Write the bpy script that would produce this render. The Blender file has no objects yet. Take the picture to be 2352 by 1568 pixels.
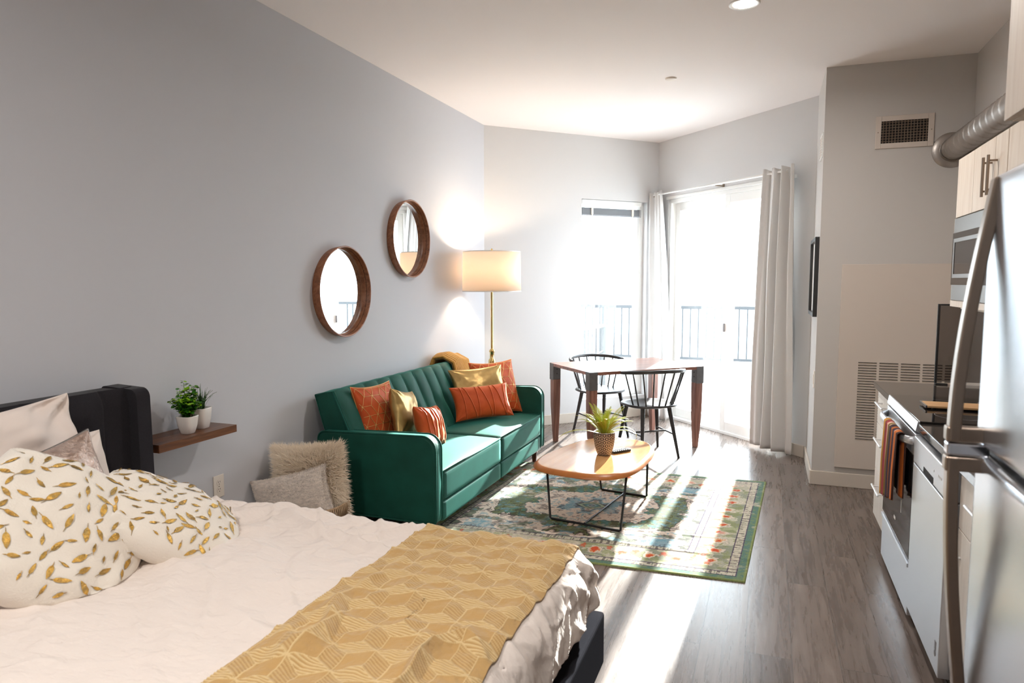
import bpy, math, random
import numpy as np
from math import sin, cos, pi, radians, sqrt, atan2, atan, tan
from mathutils import Vector, Matrix, noise, Euler

random.seed(7)
S = bpy.context.scene
COL = S.collection

# ------------------------------------------------------------------ camera
cam_d = bpy.data.cameras.new('camera'); cam = bpy.data.objects.new('camera', cam_d); COL.objects.link(cam)
F_PX = 1590.0
cam_d.sensor_width = 36; cam_d.sensor_fit = 'HORIZONTAL'; cam_d.lens = F_PX / 2352 * 36
cam_d.clip_start = 0.05; cam_d.clip_end = 200
TILT = atan(139 / F_PX); YAW = radians(20.26)
cam.location = (0, 0, 1.52)
cam.rotation_euler = (pi / 2 - TILT, 0, YAW)
cam_d.dof.use_dof = True; cam_d.dof.focus_distance = 4.2; cam_d.dof.aperture_fstop = 5.0
S.camera = cam

# ------------------------------------------------------------------ world, sun, exposure
W = bpy.data.worlds.new('sky'); S.world = W; W.use_nodes = True
bg = W.node_tree.nodes['Background']; bg.inputs[0].default_value = (0.82, 0.91, 1.0, 1); bg.inputs[1].default_value = 6.0
sun_d = bpy.data.lights.new('sun', 'SUN'); sun_d.energy = 14; sun_d.angle = radians(0.9); sun_d.color = (1.0, 0.97, 0.93)
sun = bpy.data.objects.new('sun', sun_d); COL.objects.link(sun)
sd = Vector((-0.055, -1.0, -tan(radians(18.6)))).normalized()
sun.rotation_euler = sd.to_track_quat('-Z', 'Y').to_euler(); sun.location = (0, 20, 9)
S.view_settings.view_transform = 'Standard'; S.view_settings.look = 'None'
S.view_settings.gamma = 1; S.view_settings.use_curve_mapping = False
S.view_settings.exposure = 1.2
S.cycles.use_denoising = True
try:
    S.cycles.denoiser = 'OPENIMAGEDENOISE'; S.cycles.denoising_input_passes = 'RGB_ALBEDO_NORMAL'
except Exception: pass
S.cycles.max_bounces = 10; S.cycles.diffuse_bounces = 6; S.cycles.glossy_bounces = 5
S.cycles.transparent_max_bounces = 12; S.cycles.transmission_bounces = 6
S.cycles.sample_clamp_indirect = 8; S.cycles.caustics_reflective = False; S.cycles.caustics_refractive = False
S.cycles.use_adaptive_sampling = True

H = 3.04
R2 = sqrt(0.5)
EA = (-2.66, 6.41)                    # corner left wall / end wall
EB = (-1.18, 7.89)                    # corner end wall / door wall
EC = (0.345, 6.365)                   # door wall / utility closet

# one recessed ceiling lamp plus two added unseen fills; fixtures further down
DOWNLIGHTS = [(-0.17, 4.155), (-0.17, 0.9), (-1.35, -0.3)]  # second and third are added out of view to brighten walkway and bed
DL_POWER = [13, 8, 22]

# ------------------------------------------------------------------ materials
def lin(c):
    return tuple(((x / 12.92) if x <= 0.04045 else ((x + 0.055) / 1.055) ** 2.4) for x in c)
def rgb(r, g, b): return lin((r / 255, g / 255, b / 255))

def newmat(name):
    m = bpy.data.materials.new(name); m.use_nodes = True
    nt = m.node_tree; b = nt.nodes['Principled BSDF']
    return m, nt, b
def setin(b, k, v):
    if k in b.inputs: b.inputs[k].default_value = v
def M(name, col, rough=0.5, metal=0.0, noise_=None, bump=None, sheen=0, coat=0, sheen_tint=None, spec=None, emit=None, aniso=0, stretch=(1, 1, 1), rvar=0):
    """noise_=(scale, colour2, contrast), bump=(scale, strength, distance)"""
    m, nt, b = newmat(name); N = nt.nodes; L = nt.links
    b.inputs['Base Color'].default_value = (*col, 1); b.inputs['Roughness'].default_value = rough
    b.inputs['Metallic'].default_value = metal
    if sheen:
        setin(b, 'Sheen Weight', sheen); setin(b, 'Sheen Roughness', 0.4)
        if sheen_tint: setin(b, 'Sheen Tint', (*sheen_tint, 1))
    if coat: setin(b, 'Coat Weight', coat); setin(b, 'Coat Roughness', 0.15)
    if spec is not None: setin(b, 'Specular IOR Level', spec)
    if aniso: setin(b, 'Anisotropic', aniso)
    if emit: setin(b, 'Emission Color', (*emit[0], 1)); setin(b, 'Emission Strength', emit[1])
    if noise_ or bump or rvar:
        tc = N.new('ShaderNodeTexCoord'); mp = N.new('ShaderNodeMapping'); mp.inputs['Scale'].default_value = stretch
        L.new(tc.outputs['Object'], mp.inputs['Vector'])
    if noise_:
        n = N.new('ShaderNodeTexNoise'); n.inputs['Scale'].default_value = noise_[0]; n.inputs['Detail'].default_value = 6
        L.new(mp.outputs[0], n.inputs['Vector'])
        r = N.new('ShaderNodeValToRGB'); c = noise_[2]
        r.color_ramp.elements[0].position = 0.5 - c; r.color_ramp.elements[1].position = 0.5 + c
        r.color_ramp.elements[0].color = (*col, 1); r.color_ramp.elements[1].color = (*noise_[1], 1)
        L.new(n.outputs['Fac'], r.inputs[0]); L.new(r.outputs[0], b.inputs['Base Color'])
        if rvar:
            mr = N.new('ShaderNodeMapRange'); mr.inputs['To Min'].default_value = rough - rvar; mr.inputs['To Max'].default_value = rough + rvar
            L.new(n.outputs['Fac'], mr.inputs['Value']); L.new(mr.outputs[0], b.inputs['Roughness'])
    if bump:
        n2 = N.new('ShaderNodeTexNoise'); n2.inputs['Scale'].default_value = bump[0]; n2.inputs['Detail'].default_value = 5
        L.new(mp.outputs[0], n2.inputs['Vector'])
        bp = N.new('ShaderNodeBump'); bp.inputs['Strength'].default_value = bump[1]; bp.inputs['Distance'].default_value = bump[2]
        L.new(n2.outputs['Fac'], bp.inputs['Height']); L.new(bp.outputs[0], b.inputs['Normal'])
    return m

def wood(name, c1, c2, c3, rough=0.4, axis=1, scale=1.0, coat=0):
    m, nt, b = newmat(name); N = nt.nodes; L = nt.links
    tc = N.new('ShaderNodeTexCoord'); mp = N.new('ShaderNodeMapping')
    s = [14 * scale] * 3; s[axis] = 1.2 * scale; mp.inputs['Scale'].default_value = s
    L.new(tc.outputs['Object'], mp.inputs['Vector'])
    n1 = N.new('ShaderNodeTexNoise'); n1.inputs['Scale'].default_value = 1.0; n1.inputs['Detail'].default_value = 8; n1.inputs['Distortion'].default_value = 1.6
    L.new(mp.outputs[0], n1.inputs['Vector'])
    r = N.new('ShaderNodeValToRGB'); e = r.color_ramp.elements
    e[0].position = 0.32; e[0].color = (*c1, 1); e[1].position = 0.7; e[1].color = (*c3, 1)
    k = e.new(0.5); k.color = (*c2, 1)
    L.new(n1.outputs['Fac'], r.inputs[0]); L.new(r.outputs[0], b.inputs['Base Color'])
    mp2 = N.new('ShaderNodeMapping'); s2 = [120 * scale] * 3; s2[axis] = 5 * scale; mp2.inputs['Scale'].default_value = s2
    L.new(tc.outputs['Object'], mp2.inputs['Vector'])
    n2 = N.new('ShaderNodeTexNoise'); n2.inputs['Scale'].default_value = 1.0; L.new(mp2.outputs[0], n2.inputs['Vector'])
    bp = N.new('ShaderNodeBump'); bp.inputs['Strength'].default_value = 0.15; bp.inputs['Distance'].default_value = 0.001
    L.new(n2.outputs['Fac'], bp.inputs['Height']); L.new(bp.outputs[0], b.inputs['Normal'])
    b.inputs['Roughness'].default_value = rough
    if coat: setin(b, 'Coat Weight', coat); setin(b, 'Coat Roughness', 0.12)
    return m

def floor_mat():
    m, nt, b = newmat('grey_brown_plank_floor'); N = nt.nodes; L = nt.links
    tc = N.new('ShaderNodeTexCoord'); mp = N.new('ShaderNodeMapping'); mp.inputs['Rotation'].default_value = (0, 0, pi / 2)
    mp.inputs['Location'].default_value = (0.0, 0.045, 0)
    L.new(tc.outputs['Object'], mp.inputs['Vector'])
    br = N.new('ShaderNodeTexBrick'); br.offset = 0.37; br.inputs['Scale'].default_value = 1.0
    br.inputs['Brick Width'].default_value = 1.22; br.inputs['Row Height'].default_value = 0.18
    br.inputs['Mortar Size'].default_value = 0.0012; br.inputs['Mortar Smooth'].default_value = 0.1; br.inputs['Bias'].default_value = 0
    br.inputs['Color1'].default_value = (0.0, 0, 0, 1); br.inputs['Color2'].default_value = (1, 1, 1, 1); br.inputs['Mortar'].default_value = (0.5, 0.5, 0.5, 1)
    L.new(mp.outputs[0], br.inputs['Vector'])
    sx = N.new('ShaderNodeSeparateColor'); L.new(br.outputs['Color'], sx.inputs[0])
    # per-plank shift of the grain
    mp2 = N.new('ShaderNodeMapping'); mp2.inputs['Scale'].default_value = (34, 2.2, 1)
    L.new(tc.outputs['Object'], mp2.inputs['Vector'])
    add = N.new('ShaderNodeVectorMath'); add.operation = 'ADD'
    cmb = N.new('ShaderNodeCombineXYZ'); ml = N.new('ShaderNodeMath'); ml.operation = 'MULTIPLY'; ml.inputs[1].default_value = 37
    L.new(sx.outputs[0], ml.inputs[0]); L.new(ml.outputs[0], cmb.inputs[1]); L.new(ml.outputs[0], cmb.inputs[2])
    L.new(mp2.outputs[0], add.inputs[0]); L.new(cmb.outputs[0], add.inputs[1])
    n1 = N.new('ShaderNodeTexNoise'); n1.inputs['Scale'].default_value = 1; n1.inputs['Detail'].default_value = 10; n1.inputs['Roughness'].default_value = 0.65; n1.inputs['Distortion'].default_value = 0.5
    L.new(add.outputs[0], n1.inputs['Vector'])
    r = N.new('ShaderNodeValToRGB'); e = r.color_ramp.elements
    e[0].position = 0.3; e[0].color = (*rgb(94, 82, 75), 1); e[1].position = 0.74; e[1].color = (*rgb(140, 126, 117), 1)
    k = e.new(0.5); k.color = (*rgb(115, 102, 94), 1)
    L.new(n1.outputs['Fac'], r.inputs[0])
    mx = N.new('ShaderNodeMix'); mx.data_type = 'RGBA'; mx.blend_type = 'MULTIPLY'; mx.inputs['Factor'].default_value = 1
    mr = N.new('ShaderNodeMapRange'); mr.inputs['To Min'].default_value = 0.78; mr.inputs['To Max'].default_value = 1.15
    L.new(sx.outputs[0], mr.inputs['Value'])
    cc = N.new('ShaderNodeCombineColor'); [L.new(mr.outputs[0], cc.inputs[i]) for i in range(3)]
    L.new(r.outputs[0], mx.inputs[6]); L.new(cc.outputs[0], mx.inputs[7])
    mo = N.new('ShaderNodeMix'); mo.data_type = 'RGBA'; mo.inputs[7].default_value = (*rgb(60, 50, 45), 1)
    L.new(br.outputs['Fac'], mo.inputs['Factor']); L.new(mx.outputs[2], mo.inputs[6]); L.new(mo.outputs[2], b.inputs['Base Color'])
    mrr = N.new('ShaderNodeMapRange'); mrr.inputs['To Min'].default_value = 0.2; mrr.inputs['To Max'].default_value = 0.36; setin(b, 'Specular IOR Level', 0.62)
    L.new(n1.outputs['Fac'], mrr.inputs['Value']); L.new(mrr.outputs[0], b.inputs['Roughness'])
    bp = N.new('ShaderNodeBump'); bp.inputs['Strength'].default_value = 0.25; bp.inputs['Distance'].default_value = 0.002
    L.new(n1.outputs['Fac'], bp.inputs['Height']); L.new(bp.outputs[0], b.inputs['Normal'])
    return m

def pane_mat(name, tint=(1, 1, 1), rough=0.0, refl=1.0):
    m = bpy.data.materials.new(name); m.use_nodes = True; nt = m.node_tree; N = nt.nodes; L = nt.links
    N.remove(N['Principled BSDF']); out = N['Material Output']
    t = N.new('ShaderNodeBsdfTransparent'); t.inputs[0].default_value = (*tint, 1)
    g = N.new('ShaderNodeBsdfGlossy'); g.inputs['Roughness'].default_value = rough
    lw = N.new('ShaderNodeLayerWeight'); lw.inputs[0].default_value = 0.5
    pw = N.new('ShaderNodeMath'); pw.operation = 'POWER'; pw.inputs[1].default_value = 5
    ml = N.new('ShaderNodeMath'); ml.operation = 'MULTIPLY_ADD'; ml.inputs[1].default_value = 0.9 * refl; ml.inputs[2].default_value = 0.035 * refl; ml.use_clamp = True
    mx = N.new('ShaderNodeMixShader'); L.new(lw.outputs['Facing'], pw.inputs[0]); L.new(pw.outputs[0], ml.inputs[0]); L.new(ml.outputs[0], mx.inputs[0])
    L.new(t.outputs[0], mx.inputs[1]); L.new(g.outputs[0], mx.inputs[2]); L.new(mx.outputs[0], out.inputs[0])
    return m

def attr_mat(name, rough=0.9, attr='Col', bump=None, sheen=0, spec=0.3):
    m, nt, b = newmat(name); N = nt.nodes; L = nt.links
    a = N.new('ShaderNodeAttribute'); a.attribute_name = attr; L.new(a.outputs['Color'], b.inputs['Base Color'])
    b.inputs['Roughness'].default_value = rough; setin(b, 'Specular IOR Level', spec)
    if sheen: setin(b, 'Sheen Weight', sheen)
    if bump:
        tc = N.new('ShaderNodeTexCoord'); n2 = N.new('ShaderNodeTexNoise'); n2.inputs['Scale'].default_value = bump[0]; n2.inputs['Detail'].default_value = 3
        L.new(tc.outputs['Object'], n2.inputs['Vector'])
        bp = N.new('ShaderNodeBump'); bp.inputs['Strength'].default_value = bump[1]; bp.inputs['Distance'].default_value = bump[2]
        L.new(n2.outputs['Fac'], bp.inputs['Height']); L.new(bp.outputs[0], b.inputs['Normal'])
    return m

def shade_mat():
    m = bpy.data.materials.new('linen_shade'); m.use_nodes = True; nt = m.node_tree; N = nt.nodes; L = nt.links
    N.remove(N['Principled BSDF']); out = N['Material Output']
    d = N.new('ShaderNodeBsdfDiffuse'); d.inputs[0].default_value = (0.86, 0.83, 0.8, 1)
    t = N.new('ShaderNodeBsdfTranslucent'); t.inputs[0].default_value = (0.9, 0.78, 0.66, 1)
    tc = N.new('ShaderNodeTexCoord'); n2 = N.new('ShaderNodeTexNoise'); n2.inputs['Scale'].default_value = 300
    L.new(tc.outputs['Object'], n2.inputs['Vector'])
    bp = N.new('ShaderNodeBump'); bp.inputs['Strength'].default_value = 0.2; bp.inputs['Distance'].default_value = 0.001
    L.new(n2.outputs['Fac'], bp.inputs['Height']); L.new(bp.outputs[0], d.inputs['Normal'])
    mx = N.new('ShaderNodeMixShader'); mx.inputs[0].default_value = 0.45
    L.new(d.outputs[0], mx.inputs[1]); L.new(t.outputs[0], mx.inputs[2]); L.new(mx.outputs[0], out.inputs[0])
    return m

MT = dict(
    wall=M('grey_wall_paint', rgb(197, 198, 203), 0.85, bump=(260, 0.08, 0.001)),
    wall_white=M('pale_wall_paint', rgb(208, 208, 209), 0.85, bump=(260, 0.08, 0.001)),
    wall_closet=M('greige_wall_paint', rgb(196, 192, 188), 0.85, bump=(260, 0.08, 0.001)),
    ceil=M('ceiling_paint', rgb(238, 233, 232), 0.9, bump=(160, 0.12, 0.001)),
    trim=M('cream_trim', rgb(206, 196, 184), 0.6),
    panel=M('greige_panel', rgb(205, 194, 184), 0.55),
    slot=M('slot_dark', (0.012, 0.010, 0.009), 0.9),
    vinyl=M('white_vinyl', rgb(232, 232, 230), 0.35),
    floor=floor_mat(),
    glass=pane_mat('window_glass', (0.97, 0.985, 0.98)),
    smoke=pane_mat('smoked_glass', (0.52, 0.50, 0.49), 0.02, 0.6),
    clear=pane_mat('clear_glass', (0.93, 0.92, 0.9), 0.0, 2.5),
    velvet=M('green_velvet', rgb(14, 66, 55), 0.6, sheen=0.28, sheen_tint=(0.2, 0.9, 0.75), noise_=(7, rgb(18, 80, 68), 0.22), bump=(420, 0.15, 0.0008), spec=0.25),
    walnut_leg=M('dark_walnut_leg', rgb(92, 50, 34), 0.35),
    rust=M('rust_velvet', rgb(196, 82, 30), 0.6, sheen=0.7, sheen_tint=(1, 0.6, 0.35), noise_=(14, rgb(176, 66, 22), 0.25), bump=(400, 0.2, 0.0008), spec=0.25),
    goldline=M('gold_foil_line', rgb(226, 190, 120), 0.35, 0.6),
    goldsat=M('gold_satin', rgb(186, 156, 100), 0.36, 0.65, noise_=(9, rgb(168, 138, 84), 0.3), bump=(24, 0.35, 0.006)),
    champagne=M('champagne_foil', rgb(206, 184, 172), 0.3, 0.55, noise_=(26, rgb(166, 142, 128), 0.15), bump=(70, 0.9, 0.008), rvar=0.12),
    cotton=M('white_cotton', rgb(228, 215, 206), 0.85, bump=(700, 0.15, 0.0005), sheen=0.15),
    duvet=M('duvet_cotton', rgb(232, 221, 213), 0.85, bump=(11, 0.55, 0.028), sheen=0.1, stretch=(1, 1.9, 1)),
    furwhite=M('white_plush', rgb(236, 228, 216), 0.95, sheen=0.5, bump=(170, 0.6, 0.003)),
    foil=M('gold_leaf_foil', rgb(244, 196, 100), 0.2, 1.0, noise_=(60, rgb(176, 146, 90), 0.15), bump=(200, 1.0, 0.006)),
    charcoal=M('charcoal_tweed', rgb(44, 42, 46), 0.95, noise_=(520, rgb(30, 28, 32), 0.2), bump=(600, 0.5, 0.001), sheen=0.15, spec=0.15),
    footgrey=M('charcoal_tweed_footboard', rgb(50, 51, 56), 1.0, noise_=(520, rgb(38, 38, 42), 0.2), bump=(600, 0.5, 0.001), spec=0.0),
    shelf=wood('dark_walnut_shelf', rgb(64, 36, 22), rgb(98, 58, 34), rgb(126, 80, 48), 0.32, 1, 1.6),
    table=wood('walnut_table', rgb(96, 58, 46), rgb(128, 82, 66), rgb(150, 104, 86), 0.28, 0, 1.2, coat=0.25),
    tableleg=wood('walnut_table_leg', rgb(108, 70, 58), rgb(134, 90, 76), rgb(156, 112, 96), 0.4, 2, 1.6),
    oak=wood('honey_oak', rgb(198, 138, 82), rgb(214, 158, 100), rgb(226, 176, 118), 0.16, 1, 0.7, coat=1.0),
    oakedge=M('honey_oak_edge', rgb(186, 116, 56), 0.35, noise_=(18, rgb(170, 100, 44), 0.3)),
    mirrorwood=wood('walnut_veneer', rgb(112, 68, 44), rgb(142, 90, 60), rgb(160, 108, 76), 0.4, 1, 1.5),
    mirror=M('mirror_silver', (0.92, 0.94, 0.94), 0.0, 1.0),
    mirror_edge=M('mirror_edge', (0.1, 0.1, 0.1), 0.3, 1.0),
    brass=M('brushed_brass', rgb(206, 178, 120), 0.25, 1.0),
    black=M('black_metal', (0.018, 0.018, 0.02), 0.4, 0.3),
    blackwood=M('black_painted_wood', (0.032, 0.031, 0.033), 0.32, bump=(80, 0.1, 0.001)),
    bracket=M('grey_steel_bracket', rgb(104, 102, 102), 0.45, 0.3, noise_=(30, rgb(88, 86, 86), 0.3)),
    steel=M('brushed_stainless', rgb(218, 220, 224), 0.36, 0.9, bump=(90, 0.05, 0.0008), stretch=(1, 1, 8), aniso=0.4),
    steel_dark=M('dull_stainless', rgb(128, 124, 120), 0.34, 0.85),
    nickel=M('satin_nickel', rgb(150, 134, 120), 0.3, 0.95),
    chrome=M('chrome', rgb(220, 222, 226), 0.08, 1.0),
    pull=M('bright_bar_pull', rgb(226, 226, 226), 0.35, 0.55),
    steel_fridge=M('polished_brushed_stainless', rgb(196, 199, 204), 0.24, 0.95, bump=(90, 0.05, 0.0008), stretch=(1, 1, 8)),
    duct=M('galvanised_duct', rgb(190, 184, 178), 0.38, 0.8, noise_=(6, rgb(150, 142, 136), 0.3)),
    cab=wood('pale_maple_laminate', rgb(208, 192, 176), rgb(214, 200, 184), rgb(220, 208, 194), 0.5, 2, 1.5),
    cab_lower=wood('pale_laminate', rgb(214, 206, 196), rgb(222, 214, 204), rgb(230, 222, 214), 0.45, 2, 1.5),
    counter=M('dark_quartz', rgb(50, 46, 44), 0.1, 0.0, noise_=(400, rgb(74, 68, 64), 0.25), spec=0.8),
    cooktop=M('black_glass', (0.012, 0.011, 0.011), 0.04, spec=0.9),
    oven_glass=M('oven_glass', (0.02, 0.019, 0.02), 0.06, spec=0.8),
    plastic_black=M('black_plastic', (0.02, 0.02, 0.02), 0.45),
    plastic_white=M('white_plastic', rgb(226, 218, 208), 0.4),
    ceramic=M('white_ceramic', rgb(224, 218, 212), 0.2, coat=0.4),
    soil=M('potting_soil', rgb(46, 34, 24), 0.95, bump=(60, 1, 0.01)),
    leaf=M('bright_green_leaf', rgb(62, 128, 20), 0.35, noise_=(40, rgb(30, 88, 16), 0.3)),
    leaf_tip=M('lime_green_leaf', rgb(132, 180, 30), 0.35),
    grassleaf=M('dark_green_blade', rgb(40, 78, 36), 0.4, noise_=(30, rgb(70, 104, 60), 0.3)),
    fern=M('yellow_green_frond', rgb(190, 198, 52), 0.45, noise_=(25, rgb(136, 158, 40), 0.3)),
    fern_stem=M('fern_midrib', rgb(160, 96, 30), 0.5),
    bulb=M('lit_bulb', (1, 0.85, 0.7), 0.5, emit=((1.0, 0.80, 0.58), 14)),
    dl=M('downlight_lens', (1, 1, 1), 0.5, emit=((1.0, 0.93, 0.84), 9)),
    shade=shade_mat(),
    curtain=M('pale_grey_curtain', rgb(210, 208, 206), 0.9, bump=(500, 0.15, 0.0008)),
    blind=M('grey_blind_slat', rgb(150, 154, 160), 0.5),
    fur=M('cream_fur', rgb(234, 220, 200), 0.9, sheen=0.3),
    greyfur=M('heathered_grey_fur', rgb(222, 210, 198), 0.95, noise_=(38, rgb(190, 180, 172), 0.18), bump=(140, 0.8, 0.004), stretch=(1, 1, 2.6), sheen=0.3),
    basket=M('jute_rope', rgb(190, 164, 134), 0.9, noise_=(60, rgb(150, 122, 94), 0.25), bump=(120, 0.6, 0.003)),
    knit=M('mustard_knit', rgb(196, 148, 72), 0.95, sheen=0.3, noise_=(60, rgb(172, 124, 52), 0.3)),
    white_art=M('picture_mat_board', rgb(214, 206, 198), 0.7),
    patio=M('patio_concrete', rgb(205, 203, 200), 0.9, noise_=(3, rgb(190, 188, 184), 0.3)),
    rail=M('dark_grey_railing', rgb(44, 48, 52), 0.6),
    white_rail=M('white_railing', rgb(222, 224, 226), 0.5),
    curb=M('white_curb', rgb(224, 224, 222), 0.8),
    fence=M('pale_fence_board', rgb(206, 210, 212), 0.8, noise_=(2.5, rgb(186, 192, 196), 0.25)),
    roof=M('pale_roof', rgb(196, 204, 210), 0.8),
    wood_board=wood('cutting_board', rgb(196, 148, 100), rgb(212, 168, 120), rgb(222, 184, 140), 0.4, 0, 1.5),
    led=M('printed_icon', rgb(235, 235, 235), 0.5),
    sticker=M('grey_sticker', rgb(120, 116, 118), 0.5),
)

# ------------------------------------------------------------------ mesh builder
class MB:
    def __init__(s): s.v = []; s.f = []; s.m = []; s.sm = []
    def add(s, V, Fc, mi=0, smooth=True, T=None):
        o = len(s.v)
        for p in V:
            p = Vector(p)
            s.v.append(tuple(T @ p) if T is not None else tuple(p))
        for f in Fc:
            s.f.append(tuple(o + i for i in f)); s.m.append(mi); s.sm.append(smooth)
        return s
    def box(s, x0, x1, y0, y1, z0, z1, mi=0, T=None):
        V = [(x, y, z) for x in (x0, x1) for y in (y0, y1) for z in (z0, z1)]
        return s.add(V, [(0, 1, 3, 2), (4, 6, 7, 5), (0, 4, 5, 1), (2, 3, 7, 6), (0, 2, 6, 4), (1, 5, 7, 3)], mi, False, T)
    def prism(s, pts, z0, z1, mi=0, T=None, smooth=False):
        n = len(pts)
        V = [(p[0], p[1], z0) for p in pts] + [(p[0], p[1], z1) for p in pts]
        Fc = [tuple(range(n - 1, -1, -1)), tuple(range(n, 2 * n))] + [(i, (i + 1) % n, n + (i + 1) % n, n + i) for i in range(n)]
        s.add(V, Fc[:2], mi, False, T)
        o = len(s.v); return s.add(V, Fc[2:], mi, smooth, T)
    def cyl(s, p0, p1, r0, r1=None, n=20, mi=0, caps=True, T=None):
        if r1 is None: r1 = r0
        p0 = Vector(p0); p1 = Vector(p1); d = (p1 - p0).normalized()
        a = d.orthogonal().normalized(); b = d.cross(a)
        V = []
        for p, r in ((p0, r0), (p1, r1)):
            for i in range(n):
                t = 2 * pi * i / n; V.append(p + a * r * cos(t) + b * r * sin(t))
        s.add(V, [(i, (i + 1) % n, n + (i + 1) % n, n + i) for i in range(n)], mi, True, T)
        if caps: s.add(V, [tuple(range(n - 1, -1, -1)), tuple(range(n, 2 * n))], mi, False, T)
        return s
    def lathe(s, prof, c=(0, 0, 0), n=40, mi=0, T=None, rmod=None, smooth=True):
        V = []; k = len(prof)
        for i in range(n):
            t = 2 * pi * i / n
            for (r, z) in prof:
                rr = r * (rmod(t, z) if rmod else 1)
                V.append((c[0] + rr * cos(t), c[1] + rr * sin(t), c[2] + z))
        Fc = [(i * k + j, ((i + 1) % n) * k + j, ((i + 1) % n) * k + j + 1, i * k + j + 1) for i in range(n) for j in range(k - 1)]
        return s.add(V, Fc, mi, smooth, T)
    def tube(s, pts, r, n=8, mi=0, T=None, closed=False, flat=None, caps=True):
        """r number or list; flat=(a,b) gives an elliptical section with a along 'up'"""
        P = [Vector(p) for p in pts]; k = len(P); V = []
        up = None
        for i, p in enumerate(P):
            if closed: d = (P[(i + 1) % k] - P[i - 1])
            else: d = P[min(i + 1, k - 1)] - P[max(i - 1, 0)]
            d.normalize()
            if up is None: up = d.orthogonal().normalized() if flat is None else Vector(flat[2])
            a = (up - d * up.dot(d));
            a = a.normalized() if a.length > 1e-6 else d.orthogonal().normalized()
            b = d.cross(a); 
            if flat is None: up = a
            rr = r[i] if isinstance(r, (list, tuple)) else r
            ra, rb = (rr, rr) if flat is None else (flat[0] * rr, flat[1] * rr)
            for j in range(n):
                t = 2 * pi * j / n; V.append(p + a * ra * cos(t) + b * rb * sin(t))
        m = k if closed else k - 1
        Fc = [(i * n + j, i * n + (j + 1) % n, ((i + 1) % k) * n + (j + 1) % n, ((i + 1) % k) * n + j) for i in range(m) for j in range(n)]
        if not closed and caps: Fc += [tuple(range(n - 1, -1, -1)), tuple((k - 1) * n + j for j in range(n))]
        return s.add(V, Fc, mi, True, T)
    def grid(s, fn, nu, nv, mi=0, T=None, wrap=False):
        V = [fn(i / (nu - (0 if wrap else 1)), j / (nv - 1)) for i in range(nu) for j in range(nv)]
        m = nu if wrap else nu - 1
        return s.add(V, [(i * nv + j, ((i + 1) % nu) * nv + j, ((i + 1) % nu) * nv + j + 1, i * nv + j + 1) for i in range(m) for j in range(nv - 1)], mi, True, T)
    def sphere(s, c, r, n=16, m=10, mi=0, sz=1, T=None):
        prof = [(max(1e-5, r * sin(pi * j / m)), -r * sz * cos(pi * j / m)) for j in range(m + 1)]
        return s.lathe(prof, c, n, mi, T)
    def build(s, name, mats, parent=None, bevel=0, seg=2, solid=0, sub=0, loc=None, weld=False):
        me = bpy.data.meshes.new(name)
        off = Vector((0, 0, 0)); p = parent
        while p is not None: off += p.location; p = p.parent
        if loc is not None: off += Vector(loc)
        vs = np.array(s.v, dtype=np.float64) - np.array(off)
        me.from_pydata(vs.tolist(), [], s.f)
        if not isinstance(mats, (list, tuple)): mats = [mats]
        for m in mats: me.materials.append(m)
        me.polygons.foreach_set('material_index', s.m); me.polygons.foreach_set('use_smooth', s.sm)
        me.update(); me.validate()
        o = bpy.data.objects.new(name, me); COL.objects.link(o)
        if parent is not None: o.parent = parent
        if loc is not None: o.location = loc
        if weld:
            w = o.modifiers.new('weld', 'WELD'); w.merge_threshold = 0.0004
        if solid:
            w = o.modifiers.new('solid', 'SOLIDIFY'); w.thickness = solid; w.offset = 0
        if bevel:
            b = o.modifiers.new('bevel', 'BEVEL'); b.width = bevel; b.segments = seg; b.limit_method = 'ANGLE'; b.angle_limit = radians(35)
        if sub:
            b = o.modifiers.new('sub', 'SUBSURF'); b.levels = sub; b.render_levels = sub
        return o

def tag(o, label=None, cat=None, group=None, kind=None):
    if label: o['label'] = label
    if cat: o['category'] = cat
    if group: o['group'] = group
    if kind: o['kind'] = kind
    return o
def thing(name, label, cat, loc=(0, 0, 0), group=None):
    o = bpy.data.objects.new(name, None); COL.objects.link(o); o.location = loc; o.empty_display_size = 0.1
    return tag(o, label, cat, group)
def struct(name, mb, mat, **k):
    return tag(mb.build(name, mat, **k), kind='structure')
def copy_tree(o, parent=None):
    c = o.copy(); COL.objects.link(c)
    if parent is not None: c.parent = parent
    for ch in list(o.children): copy_tree(ch, c)
    return c
def frame2(origin, dirx):
    """local frame on a vertical wall: x along wall, y outward (away from the room), z up"""
    d = Vector((dirx[0], dirx[1], 0)).normalized(); n = Vector((-d.y, d.x, 0))
    return Matrix(((d.x, n.x, 0, origin[0]), (d.y, n.y, 0, origin[1]), (0, 0, 1, 0), (0, 0, 0, 1)))

TE = frame2(EA, (1, 1))          # end wall: s along, +y = outward
TD = frame2(EB, (1, -1))         # door wall
LE = sqrt(2) * (EB[0] - EA[0]); LD = sqrt(2) * (EC[0] - EB[0])

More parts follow.
